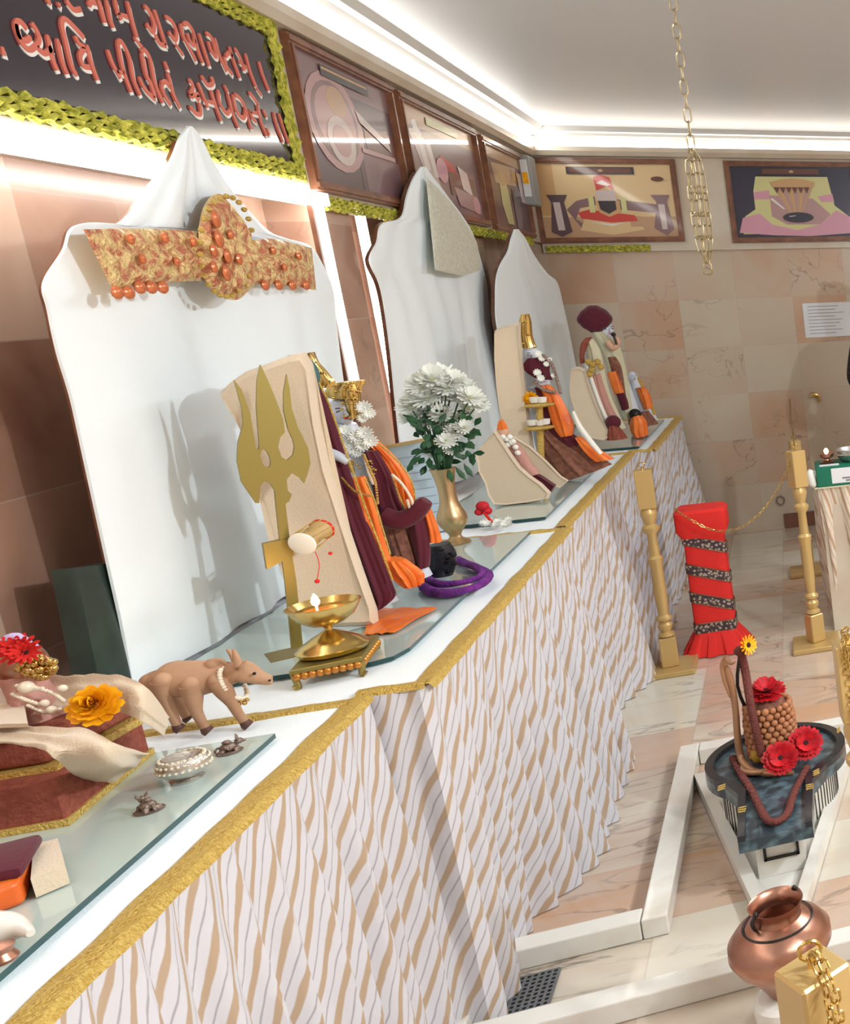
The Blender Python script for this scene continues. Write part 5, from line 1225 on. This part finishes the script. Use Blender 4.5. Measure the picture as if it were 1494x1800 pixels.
bm = NB(); tube(bm, [cc_+Vector((.062*math.cos(a)*1.0, .045*math.sin(a), .008)) for a in [PI*.95+i*2*PI/20 for i in range(17)]], [.009]*12+[.008, .007, .006, .005, .004], 10); part('coil', bm, M['snake'], t)
# rudraksha strings
t = thing('rudraksha_string', 'long dark brown bead string hanging from the lingam top and looped over the basin spout', 'beads', onZ(1360, 1440, ZY))
pth = [onY(1302, 1146, bc.y+.0), onY(1310, 1180, bc.y-.0), onY(1318, 1230, bc.y-.055), onY(1328, 1280, bc.y-.075), onY(1338, 1325, bc.y-.085)]
bm = NB(); Q_ = smoothpath(pth, 14)
for i, q in enumerate(Q_): ball(bm, q, (.0125, .0125, .0075), 10, 6)
part('upper_string', bm, M['rudra'], t, kind='stuff')
pth = [onZ(x, y, ZY+.004) for x, y in ((1288,1332),(1302,1360),(1322,1392),(1338,1425),(1350,1442),(1368,1443),(1384,1430),(1392,1405),(1402,1380),(1418,1350))]
bm = NB(); P_ = smoothpath(pth, 6)
for q in P_: ball(bm, q, (.0115, .0115, .009), 10, 6)
part('lower_string', bm, M['rudra'], t, kind='stuff')
bm = NB(); 
# the string's top end rests on the post that carries the yellow bloom
tp_ = onY(1300, 1144, bc.y)
bm = NB(); ball(bm, tp_, (.017, .017, .015), 14, 8); part('top_knot', bm, M['rudra'], t)
bm = NB(); tube(bm, [lc+Vector((-.055, .0, .15)), lc+Vector((-.075, 0, .25)), tp_+Vector((0, 0, -.01))], .005, 8, 3); part('support_rod', bm, M['darkmetal'], t)
p = onY(1314, 1134, bc.y-.012); fl = thing('yellow_flower', 'yellow daisy perched on top of the dark brown bead string', 'flower', p)
bm = NB(); flower(bm, p, (.9, -.8, .25), .032, 14, 2, .15, mid=1, midr=.26); part('petals', bm, [M['yellowfl'], M['darkmid']], fl)
p = onZ(1330, 1328, ZY+.03); fl = thing('yellow_bud', 'small dull yellow bud at the foot of the beaded lingam', 'flower', p)
bm = NB(); ball(bm, p, (.016, .014, .024), 12, 8); part('bud', bm, mat('ochre', srgb(176, 140, 50), .7), fl)
# copper pot on a marble stand
pc = onZ(1350, 1790, 0); pc = Vector((-.158, 2.075, 0))
t = thing('marble_stand', 'round white marble stand under the copper pot', 'stand', pc)
bm = NB(); lathe(bm, pc, [(.070, .001), (.072, .03), (.070, .048), (.060, .058), (.02, .06), (.001, .06)], 36); part('drum', bm, M['whitemarble'], t)
t = thing('copper_pot', 'round-bellied copper water pot with flared collar in front of the basin', 'pot', pc+Vector((0, 0, .06)))
bm = NB(); lathe(bm, pc+Vector((0, 0, .061)), [(.035, 0), (.042, .012), (.062, .05), (.092, .085), (.107, .115), (.106, .14), (.090, .162), (.062, .178), (.050, .184), (.048, .194), (.050, .208), (.056, .218), (.057, .221), (.053, .219), (.045, .206), (.042, .195), (.044, .185), (.08, .16), (.1, .13), (.001, .06)], 56); part('body', bm, M['copper'], t)
bm = NB(); lathe(bm, pc+Vector((0, 0, .061)), [(.071, .1735), (.074, .1745), (.070, .1765)], 48, cap=False); part('neck_line', bm, M['darkmetal'], t, label='dark engraved ring')
for sgn in (-1, 1):
    bm = NB(); h = pc+Vector((.052*sgn*.75, .052*sgn*.66, .061)); tube(bm, [h+Vector((0, 0, .22)), h+Vector((.008*sgn, .006*sgn, .21)), h+Vector((.006*sgn, .005*sgn, .195)), h+Vector((.002*sgn, 0, .184))], [.004, .0045, .004, .003], 8, 4); ball(bm, h+Vector((0, 0, .222)), .006, 10, 6); part('lug', bm, M['darkmetal'], t)

# ---- turned gold posts
def post(x, y, h, label, rot=.6, top=.056, base=.2, full=True):
    t = thing('gold_post', label, 'post', (x, y, 0), 'gold turned rope posts')
    c = Vector((x, y, 0)); bm = NB(); box(bm, (x, y, .0125), (base, base, .023)); bevel(bm, .004, 2); part('foot_plate', bm, M['goldp'], t, False)
    bm = NB(); box(bm, (x, y, .024+.065), (top, top, .13), rot); bevel(bm, .004, 1); part('lower_block', bm, M['goldp'], t, False)
    r = top*.5
    bm = NB(); z0 = .154; z1 = h-.165; L = z1-z0
    lathe(bm, c, [(r*.6, z0-.002), (r*1.0, z0+.006), (r*.95, z0+.016), (r*.55, z0+.024), (r*.85, z0+.04), (r*.9, z0+.055), (r*.5, z0+.07), (r*.95, z0+.078), (r*.95, z0+.088), (r*.6, z0+.1), (r*.75, z0+L*.3), (r*.72, z0+L*.55), (r*.95, z0+L*.62), (r*.62, z0+L*.64), (r*.55, z0+L*.8), (r*1.0, z0+L*.84), (r*1.0, z0+L*.86), (r*.6, z0+L*.88), (r*.95, z0+L*.95), (r*.95, z0+L*.97), (r*.7, z0+L+.002)], 24); part('turned_shaft', bm, M['goldp'], t)
    bm = NB(); box(bm, (x, y, h-.0825), (top, top, .163), rot); bevel(bm, .003, 1); part('top_block', bm, M['goldp'], t, False)
    bm = NB(); tube(bm, [(x, y, h-.002), (x, y, h+.012)], .004, 8); bmesh.ops.create_cone
    tube(bm, [c+Vector((.011*math.cos(a), 0, h+.018+.011*math.sin(a))) for a in [2*PI*k/12 for k in range(13)]], .0022, 6); part('eye_hook', bm, M['brass'], t)
    return t
post(-.622, 4.43, .885, 'gold turned post standing against the striped skirt', .1, .066)
post(-.03, 4.45, .905, 'gold turned post between the red pedestal and the small skirted table', .5, .062)
post(.045, 1.93, .905, 'gold turned post at the right photo edge beside the black basin', .1)
post(-.047, .963, .905, 'nearest gold post, its square top and chain in the lower right corner', .55, .056)
_q = onZ(1422, 1006, 0); post(_q.x, _q.y, .77, 'farthest gold post, mostly hidden behind the post beside the small table', .3)

# ---- chains
def link(bm, a, b, r, wire, twist):
    a, b = Vector(a), Vector(b); d = (b-a); L = d.length; d.normalize(); s = d.orthogonal().normalized(); s = (Matrix.Rotation(twist, 3, d) @ s)
    c = (a+b)/2; h = L*.5+wire*.9; P = []
    for k in range(14):
        an = 2*PI*k/14; u = math.cos(an)*r; v = math.sin(an); v = v*r+(h-r)*(1 if v > 0 else -1)
        P.append(c+s*u+d*v)
    P.append(P[0]); tube(bm, P, wire, 6)
def chain(bm, P, n, r, wire, tw=0):
    P = smoothpath(P, 20); cum = [0]
    for a, b in zip(P, P[1:]): cum.append(cum[-1]+(b-a).length)
    def at(s):
        for i in range(len(cum)-1):
            if cum[i+1] >= s: return P[i]+(P[i+1]-P[i])*((s-cum[i])/max(1e-9, cum[i+1]-cum[i]))
        return P[-1]
    for i in range(n): link(bm, at(cum[-1]*i/n), at(cum[-1]*(i+1)/n), r, wire, tw+(PI/2 if i % 2 else 0))
YH = 2.97
t = thing('hanging_chain', 'long brass link chain with bunched chain tiers hanging from the ceiling', 'chain', onY(1243, 480, YH))
top = onY(1216, 262, YH); bm = NB(); chain(bm, [Vector((top.x, YH, ZC)), Vector((top.x, YH, (ZC+top.z)/2)), top], 17, .0085, .0020, .6)
part('upper_chain', bm, M['chain'], t)
bot = onY(1243, 462, YH)
for k in range(4):
    an = k*PI/2+.4; off = Vector((.020*math.cos(an), .020*math.sin(an), 0))
    bm = NB(); chain(bm, [top, top+(bot-top)*.12+off*.8, top+(bot-top)*.6+off, bot+(top-bot)*.12+off*.7, bot], 9, .0065, .0018, k)
    part('strand', bm, M['chain'], t)
for f_ in (.38, .58, .76):
    bm = NB(); c = top+(bot-top)*f_; tube(bm, [c+Vector((.021*math.cos(2*PI*i/16), .021*math.sin(2*PI*i/16), 0)) for i in range(17)], .0018, 6); part('ring', bm, M['chain'], t)
bm = NB(); link(bm, bot, onY(1244, 482, YH), .010, .0018, .5); tube(bm, [onY(1240, 470, YH), onY(1252, 476, YH-.005), onY(1248, 484, YH), onY(1236, 480, YH)], .0018, 6, 3); part('end_hook', bm, M['chain'], t)
t = thing('rope_chain', 'thin brass chain sagging from the red pedestal to the gold post', 'chain', onY(1290, 935, 4.5))
a_ = onY(1185, 894, 4.50); b_ = onY(1392, 800, 4.43)
pts = [a_, onY(1215, 914, 4.47), onY(1255, 932, 4.47), onY(1300, 928, 4.46), onY(1336, 902, 4.45), onY(1362, 868, 4.44), onY(1382, 830, 4.43), Vector((-.03, 4.43, .915))]
bm = NB(); chain(bm, pts, 46, .0045, .0014); part('links', bm, M['brass'], t, kind='stuff')
t = thing('rope_chain', 'double strand of brass chain dropping from the nearest gold post', 'chain', (-.047, .96, .6))
px_ = Vector((-.047, .963, .925)); bm = NB(); chain(bm, [px_+Vector((0, -.008, 0)), px_+Vector((.008, -.028, -.012)), px_+Vector((.014, -.042, -.05)), px_+Vector((.018, -.055, -.30)), px_+Vector((.1, -.2, -.45))], 44, .0042, .0014)
chain(bm, [px_+Vector((.006, -.008, 0)), px_+Vector((.016, -.028, -.014)), px_+Vector((.022, -.040, -.05)), px_+Vector((.030, -.055, -.28)), px_+Vector((.12, -.2, -.40))], 44, .0042, .0014, .7); part('links', bm, M['brass'], t, kind='stuff')
t = thing('rope_chain', 'brass chain hanging down the gold post at the right photo edge', 'chain', (.05, 1.9, .6))
px_ = Vector((.045, 1.93, .925)); bm = NB(); chain(bm, [px_, px_+Vector((-.01, -.034, -.015)), px_+Vector((-.006, -.038, -.16)), px_+Vector((.03, -.2, -.4))], 40, .005, .0015)
chain(bm, [px_, px_+Vector((.0, -.034, -.015)), px_+Vector((.004, -.038, -.16)), px_+Vector((.05, -.2, -.34))], 40, .005, .0015); part('links', bm, M['brass'], t, kind='stuff')
t = thing('rope_chain', 'thin upright brass chain end above the gold post beside the small table', 'chain', onY(1393, 780, 4.6))
bm = NB(); tube(bm, [Vector((-.03, 4.455, .925)), onY(1391, 745, 4.6), onY(1388, 702, 4.8)], .003, 6, 3); part('links', bm, M['brass'], t)

# ---- red pedestal wrapped with brocade ribbon
YP_ = 4.62; c0_ = onY(1262, 1120, YP_); c0_.z = 0
rp = thing('red_pedestal', 'red cloth-covered pedestal with spiralling brocade ribbon and frilled skirt', 'pedestal', c0_)
HP = .665
def ring4(w, d, z, n=10, cx=0):
    P = []
    for i in range(4*n):
        s, t_ = divmod(i, n); u = -1+2*t_/n
        x, y = ((u, -1), (1, u), (-u, 1), (-1, -u))[s]
        k = (abs(x)**8+abs(y)**8)**(-1/8); P.append(c0_+Vector((x*k*w+cx, y*k*d, z)))
    return P
rows = []
pr = [(HP, .001, .001), (HP, .09, .075), (HP-.012, .105, .085), (HP-.09, .105, .085), (HP-.135, .082, .07), (HP-.2, .080, .068), (.45, .082, .068), (.3, .083, .068), (.12, .084, .068), (.085, .088, .07)]
for z, w, d in pr: 
    P = ring4(w, d, z); P.append(P[0]); rows.append(P)
bm = NB(); sheet(bm, rows); part('cloth', bm, M['red'], rp)
rows = []
for j, (z, w, d) in enumerate(((.105, .086, .071), (.06, .11, .09), (.004, .135, .112))):
    P = []
    for i in range(121):
        a = 2*PI*i/120; k = 1+(.0, .05, .09)[j]*(1 if (i//5) % 2 else -.3); x = math.cos(a); y = math.sin(a); q = (abs(x)**5+abs(y)**5)**(-1/5); P.append(c0_+Vector((x*q*w*k, y*q*d*k, z)))
    rows.append(P)
bm = NB(); sheet(bm, rows, (0, 0, .0015)); part('frill', bm, M['red'], rp, False, label='pleated red frill')
m = bpy.data.materials.new('silver_black_brocade'); m.use_nodes = True; nt = m.node_tree; b = nt.nodes['Principled BSDF']; tc = nd(nt, 'ShaderNodeTexCoord'); vo = nd(nt, 'ShaderNodeTexVoronoi'); vo.inputs['Scale'].default_value = 75; nt.links.new(tc.outputs['Object'], vo.inputs['Vector']); r = nd(nt, 'ShaderNodeValToRGB'); r.color_ramp.elements[0].position = .3; r.color_ramp.elements[1].position = .5; r.color_ramp.elements[0].color = (*srgb(176, 160, 140), 1); r.color_ramp.elements[1].color = (*srgb(60, 44, 52), 1); nt.links.new(vo.outputs['Distance'], r.inputs[0]); nt.links.new(r.outputs[0], b.inputs['Base Color']); b.inputs['Roughness'].default_value = .5
M['brocade'] = m
for z0, tilt in ((.50, -.028), (.365, -.03), (.235, -.03), (.125, .0)):
    for nm, hw, off, mt_ in (('brocade_ribbon', .021, .0035, 'brocade'), ('ribbon_edge', .026, .0015, 'copper')):
        ra = []; rb = []
        P = ring4(.084+off, .070+off, 0); P.append(P[0])
        for q in P:
            zz = z0+tilt*((q.x-c0_.x)/.084)-.012*((q.y-c0_.y)/.07)*(1 if tilt else 0); ra.append(Vector((q.x, q.y, zz+hw))); rb.append(Vector((q.x, q.y, zz-hw)))
        bm = NB(); sheet(bm, [ra, rb]); part(nm, bm, M[mt_], rp)

# ---- small skirted table at the right
XT0, XT1, YT0, YT1, HT = onZ(1430, 862, .72).x, .62, onZ(1430, 862, .72).y, onZ(1430, 862, .72).y+.5, .72
HT = .70; q = onZ(1434, 858, HT); XT0, YT0 = q.x, q.y; YT1 = YT0+.45
t = thing('small_table', 'small side table under a tan striped pleated cloth at the right edge', 'table', ((XT0+XT1)/2, (YT0+YT1)/2, 0))
bm = NB(); box(bm, ((XT0+XT1)/2, (YT0+YT1)/2, HT/2-.004), (XT1-XT0-.03, YT1-YT0-.03, HT-.012)); part('table_body', bm, M['cream'], t, False)
_sk, _T = M['skirt'], T
M['skirt'] = M['skirt2']; T = HT
skirt([(XT0, YT1, .02), (XT0, YT0+.02, .03)][::-1] and [(XT0, YT1, .02), (XT0, YT0, .03), (XT1, YT0, .03), (XT1, YT1, .02)][::-1], 'skirt', t, 44.0)
M['skirt'] = _sk; T = _T
bm = NB(); box(bm, ((XT0+XT1)/2, (YT0+YT1)/2, HT-.003), (XT1-XT0+.01, YT1-YT0+.01, .006)); part('top_cloth', bm, M['sari'], t, False)
gb = thing('green_box', 'dark green donation-style box with a white printed label on the side table', 'box', (XT0+.14, YT0+.1, HT))
gx, gy = XT0+.008, YT0+.0
bm = NB(); box(bm, (gx+.15, gy+.10, HT+.047), (.30, .19, .092)); bevel(bm, .003, 1); part('carton', bm, M['greenbox'], gb, False)
bm = NB(); box(bm, (gx+.165, gy+.0045, HT+.047), (.20, .0015, .07)); part('label', bm, M['paper'], gb, False, 'white printed label')
bm = NB()
for i, (w_, z_) in enumerate(((.018, .06), (.10, .034), (.07, .022))): box(bm, (gx+.16, gy+.0034, HT+z_), (w_, .001, .007 if i else .014))
part('print', bm, M['ink'], gb, False)
bm = NB(); box(bm, (gx+.06, gy+.03, HT+.0955), (.085, .035, .003)); single('paper_slip', bm, M['paper'], 'small white paper slip lying on the green box lid', 'paper', smooth=False)
c = Vector((gx-.018, gy+.03, HT+.04)); bm = NB(); tube(bm, [c+Vector((0, 0, .04)), c+Vector((-.006, 0, .02)), c+Vector((0, 0, -.02)), c+Vector((.012, -.004, -.036))], [.012, .02, .02, .012], 12, 4); single('folded_napkin', bm, M['whitepet'], 'crumpled white cloth tucked at the left side of the green box', 'cloth')
c = Vector((gx+.055, gy+.10, HT+.094)); t = thing('metal_cup_lamp', 'small metal lamp cup with lit flame on the green box', 'lamp', c)
bm = NB(); lathe(bm, c, [(.03, 0), (.032, .006), (.014, .014), (.012, .02), (.03, .03), (.034, .045), (.031, .046), (.01, .032), (.001, .031)], 24); part('cup', bm, M['copper'], t)
bm = NB(); ball(bm, c+Vector((0, 0, .056)), (.010, .010, .014), 12, 8); part('flame', bm, M['flame'], t)
c = Vector((gx+.165, gy+.11, HT+.094)); t = thing('steel_bowl', 'shiny stacked steel bowls on the green box at the right photo edge', 'bowl', c)
bm = NB(); lathe(bm, c, [(.04, 0), (.055, .01), (.065, .03), (.068, .034), (.064, .036), (.064, .04), (.07, .056), (.067, .058), (.05, .036), (.001, .034)], 32); part('bowls', bm, M['silver'], t)
c = onZ(1432, 700, 1.14); bm = NB()
c = onY(1433, 694, YB-.02); tube(bm, [c+Vector((-.03, 0, 0)), c, c+Vector((.02, 0, -.01)), c+Vector((.02, 0, -.05))], [.018, .014, .01, .008], 8, 3); single('wall_hook', bm, M['brass'], 'small brass fitting on the far wall marble above the side table', 'hook')
bm = NB(); tube(bm, [onY(1372, 880, YB-.02)+Vector((.024*math.cos(2*PI*i/14), 0, .03*math.sin(2*PI*i/14))) for i in range(15)], .005, 6); single('wall_ring', bm, M['pewter'], 'small metal ring on the far wall marble beside the gold post', 'ring')

# ---- person at the right edge (only the sleeve shows)
def skin_body(name, verts, edges, radii, mat_, parent, root=0, sub=2):
    me = bpy.data.meshes.new(name); me.from_pydata([Vector(v)-ORG[parent] for v in verts], edges, [])
    o = bpy.data.objects.new(name, me); COL.objects.link(o)
    md = o.modifiers.new('s', 'SKIN'); 
    for i, r in enumerate(radii):
        d = me.skin_vertices[0].data[i]; d.radius = (r, r) if not hasattr(r, '__len__') else r; d.use_root = (i == root)
    md.use_smooth_shade = True; o.modifiers.new('u', 'SUBSURF').levels = sub; o.modifiers['u'].render_levels = sub
    bpy.context.view_layer.update(); dg = bpy.context.evaluated_depsgraph_get(); nm = bpy.data.meshes.new_from_object(o.evaluated_get(dg)); o.modifiers.clear(); o.data = nm
    nm.materials.append(mat_); 
    for p in nm.polygons: p.use_smooth = True
    o.parent = parent; ORG[o] = ORG[parent]; return o
el_ = onY(1487, 665, 5.75)
px0, py0 = el_.x+.30, 5.75
ps = thing('person', 'person in black dotted long sleeves at the right photo edge, only an elbow in view', 'person', (px0, py0, 0))
V = lambda x, y, z: (px0+x, py0+y, z)
ez = el_.z
verts = [V(0, 0, .92), V(0, 0, 1.1), V(0, -.01, 1.28), V(0, 0, 1.42), V(0, 0, 1.5), V(0, -.01, 1.6), V(0, -.01, 1.68), V(-.17, 0, 1.38), (el_.x+.045, py0-.02, ez-.03), V(-.10, -.2, ez-.02), V(-.03, -.24, ez+.02),
         V(.17, 0, 1.38), V(.24, -.02, ez-.03), V(.12, -.2, ez-.02), V(.05, -.24, ez+.02), V(-.1, 0, .86), V(-.1, 0, .48), V(-.1, .02, .09), V(-.1, -.1, .04), V(.1, 0, .86), V(.1, 0, .48), V(.1, .02, .09), V(.1, -.1, .04)]
edges = [(0,1),(1,2),(2,3),(3,4),(4,5),(5,6),(3,7),(7,8),(8,9),(9,10),(3,11),(11,12),(12,13),(13,14),(0,15),(15,16),(16,17),(17,18),(0,19),(19,20),(20,21),(21,22)]
rad = [(.15,.11),(.13,.1),(.16,.11),(.09,.08),.05,(.075,.09),(.07,.085),.06,.05,.036,.028,.06,.05,.036,.028,.085,.06,.04,.035,.085,.06,.04,.035]
skin_body('body', verts, edges, rad, M['skin'], ps)
def hand(cx, cy, cz, sx):
    vs = [(cx, cy, cz), (cx, cy-.045, cz+.01)]; es = [(0, 1)]; rs = [.02, .024]
    for k in range(4):
        b0 = (cx+sx*(-.026+.017*k), cy-.07, cz+.012); L_ = (.030, .036, .038, .030)[k]
        b1 = (b0[0], b0[1]-L_*.8, b0[2]-.004); b2 = (b0[0], b0[1]-L_*1.3, b0[2]-.02); i = len(vs); vs += [b0, b1, b2]; es += [(1, i), (i, i+1), (i+1, i+2)]; rs += [.009, .008, .0065]
    i = len(vs); vs += [(cx+sx*.03, cy-.03, cz), (cx+sx*.045, cy-.06, cz-.008), (cx+sx*.042, cy-.08, cz-.014)]; es += [(0, i), (i, i+1), (i+1, i+2)]; rs += [.011, .009, .0075]
    return vs, es, rs
for sx, nm in ((-1, 'hand'), (1, 'hand')):
    vs, es, rs = hand(px0-.02 if sx < 0 else px0+.04, py0-.25, ez+.02, -sx); skin_body(nm, vs, es, rs, M['skin'], ps, sub=1)
vt_ = verts[:4]+[verts[7], verts[8], verts[9], verts[11], verts[12], verts[13]]
skin_body('shirt', [V(0, 0, .84)]+[verts[1], verts[2], verts[3], verts[7], verts[8], verts[9], verts[11], verts[12], verts[13]], [(0,1),(1,2),(2,3),(3,4),(4,5),(5,6),(3,7),(7,8),(8,9)], [(.175,.13),(.15,.115),(.18,.125),(.1,.09),.072,.062,.045,.072,.062,.045], M['sleeve'], ps)
skin_body('trousers', [V(0, 0, .9)]+[verts[15], verts[16], V(-.1, .02, .10), verts[19], verts[20], V(.1, .02, .10)], [(0,1),(1,2),(2,3),(0,4),(4,5),(5,6)], [(.165,.12),.1,.075,.06,.1,.075,.06], M['trousers'], ps)
bm = NB(); ball(bm, V(0, .015, 1.68), (.088, .10, .10), 24, 16); part('hair', bm, M['hair'], ps)
bm = NB()
fc = Vector(V(0, -.01, 1.62))
tube(bm, [fc+Vector((0, -.085, .03)), fc+Vector((0, -.105, .0)), fc+Vector((0, -.09, -.012))], [.008, .013, .009], 10, 3)
for s_ in (-1, 1): ball(bm, fc+Vector((.08*s_, .01, 0)), (.012, .018, .03), 10, 8)
part('nose_and_ears', bm, M['skin'], ps)
bm = NB()
for s_ in (-1, 1): ball(bm, fc+Vector((.03*s_, -.083, .028)), (.012, .006, .006), 10, 6)
part('eyes', bm, M['black'], ps); bm = NB(); tube(bm, [fc+Vector((x, -.085+abs(x)*.3, -.04)) for x in (-.022, 0, .022)], .004, 6); part('mouth', bm, M['redbox'], ps)

# ---- gold borders and extra jewels on the crowned couple
for t_, Y_, P_ in ((k1, YK-.064, [(560,672),(576,705),(592,748),(610,800),(626,845),(646,902),(668,960),(690,1020)]), (k2, YR-.05, [(664,778),(702,814),(724,848),(730,880)]), (k2, YR-.068, [(690,838),(706,882),(720,905)]), (k1, YK-.036, [(642,842),(658,880),(672,928),(686,974)])):
    bm = NB(); tube(bm, [onY(x, y, Y_) for x, y in P_], .0022, 6, 5); part('gold_border', bm, M['goldtrim'], t_)
bm = NB()
for i in range(40):
    x = R.uniform(605, 660); y = 812+R.uniform(-8, 60)*(x-600)/60; ball(bm, onY(x, y, YR-.066), R.uniform(.002, .0045), 7, 5)
part('chest_jewels', bm, M['brass'], k2, kind='stuff', label='gold and pearl chest jewels')
bm = NB()
for i in range(30): ball(bm, onY(R.uniform(600, 634), R.uniform(676, 735), YR-.06), R.uniform(.0025, .005), 7, 5)
part('crown_jewels', bm, M['brass'], k2, kind='stuff')
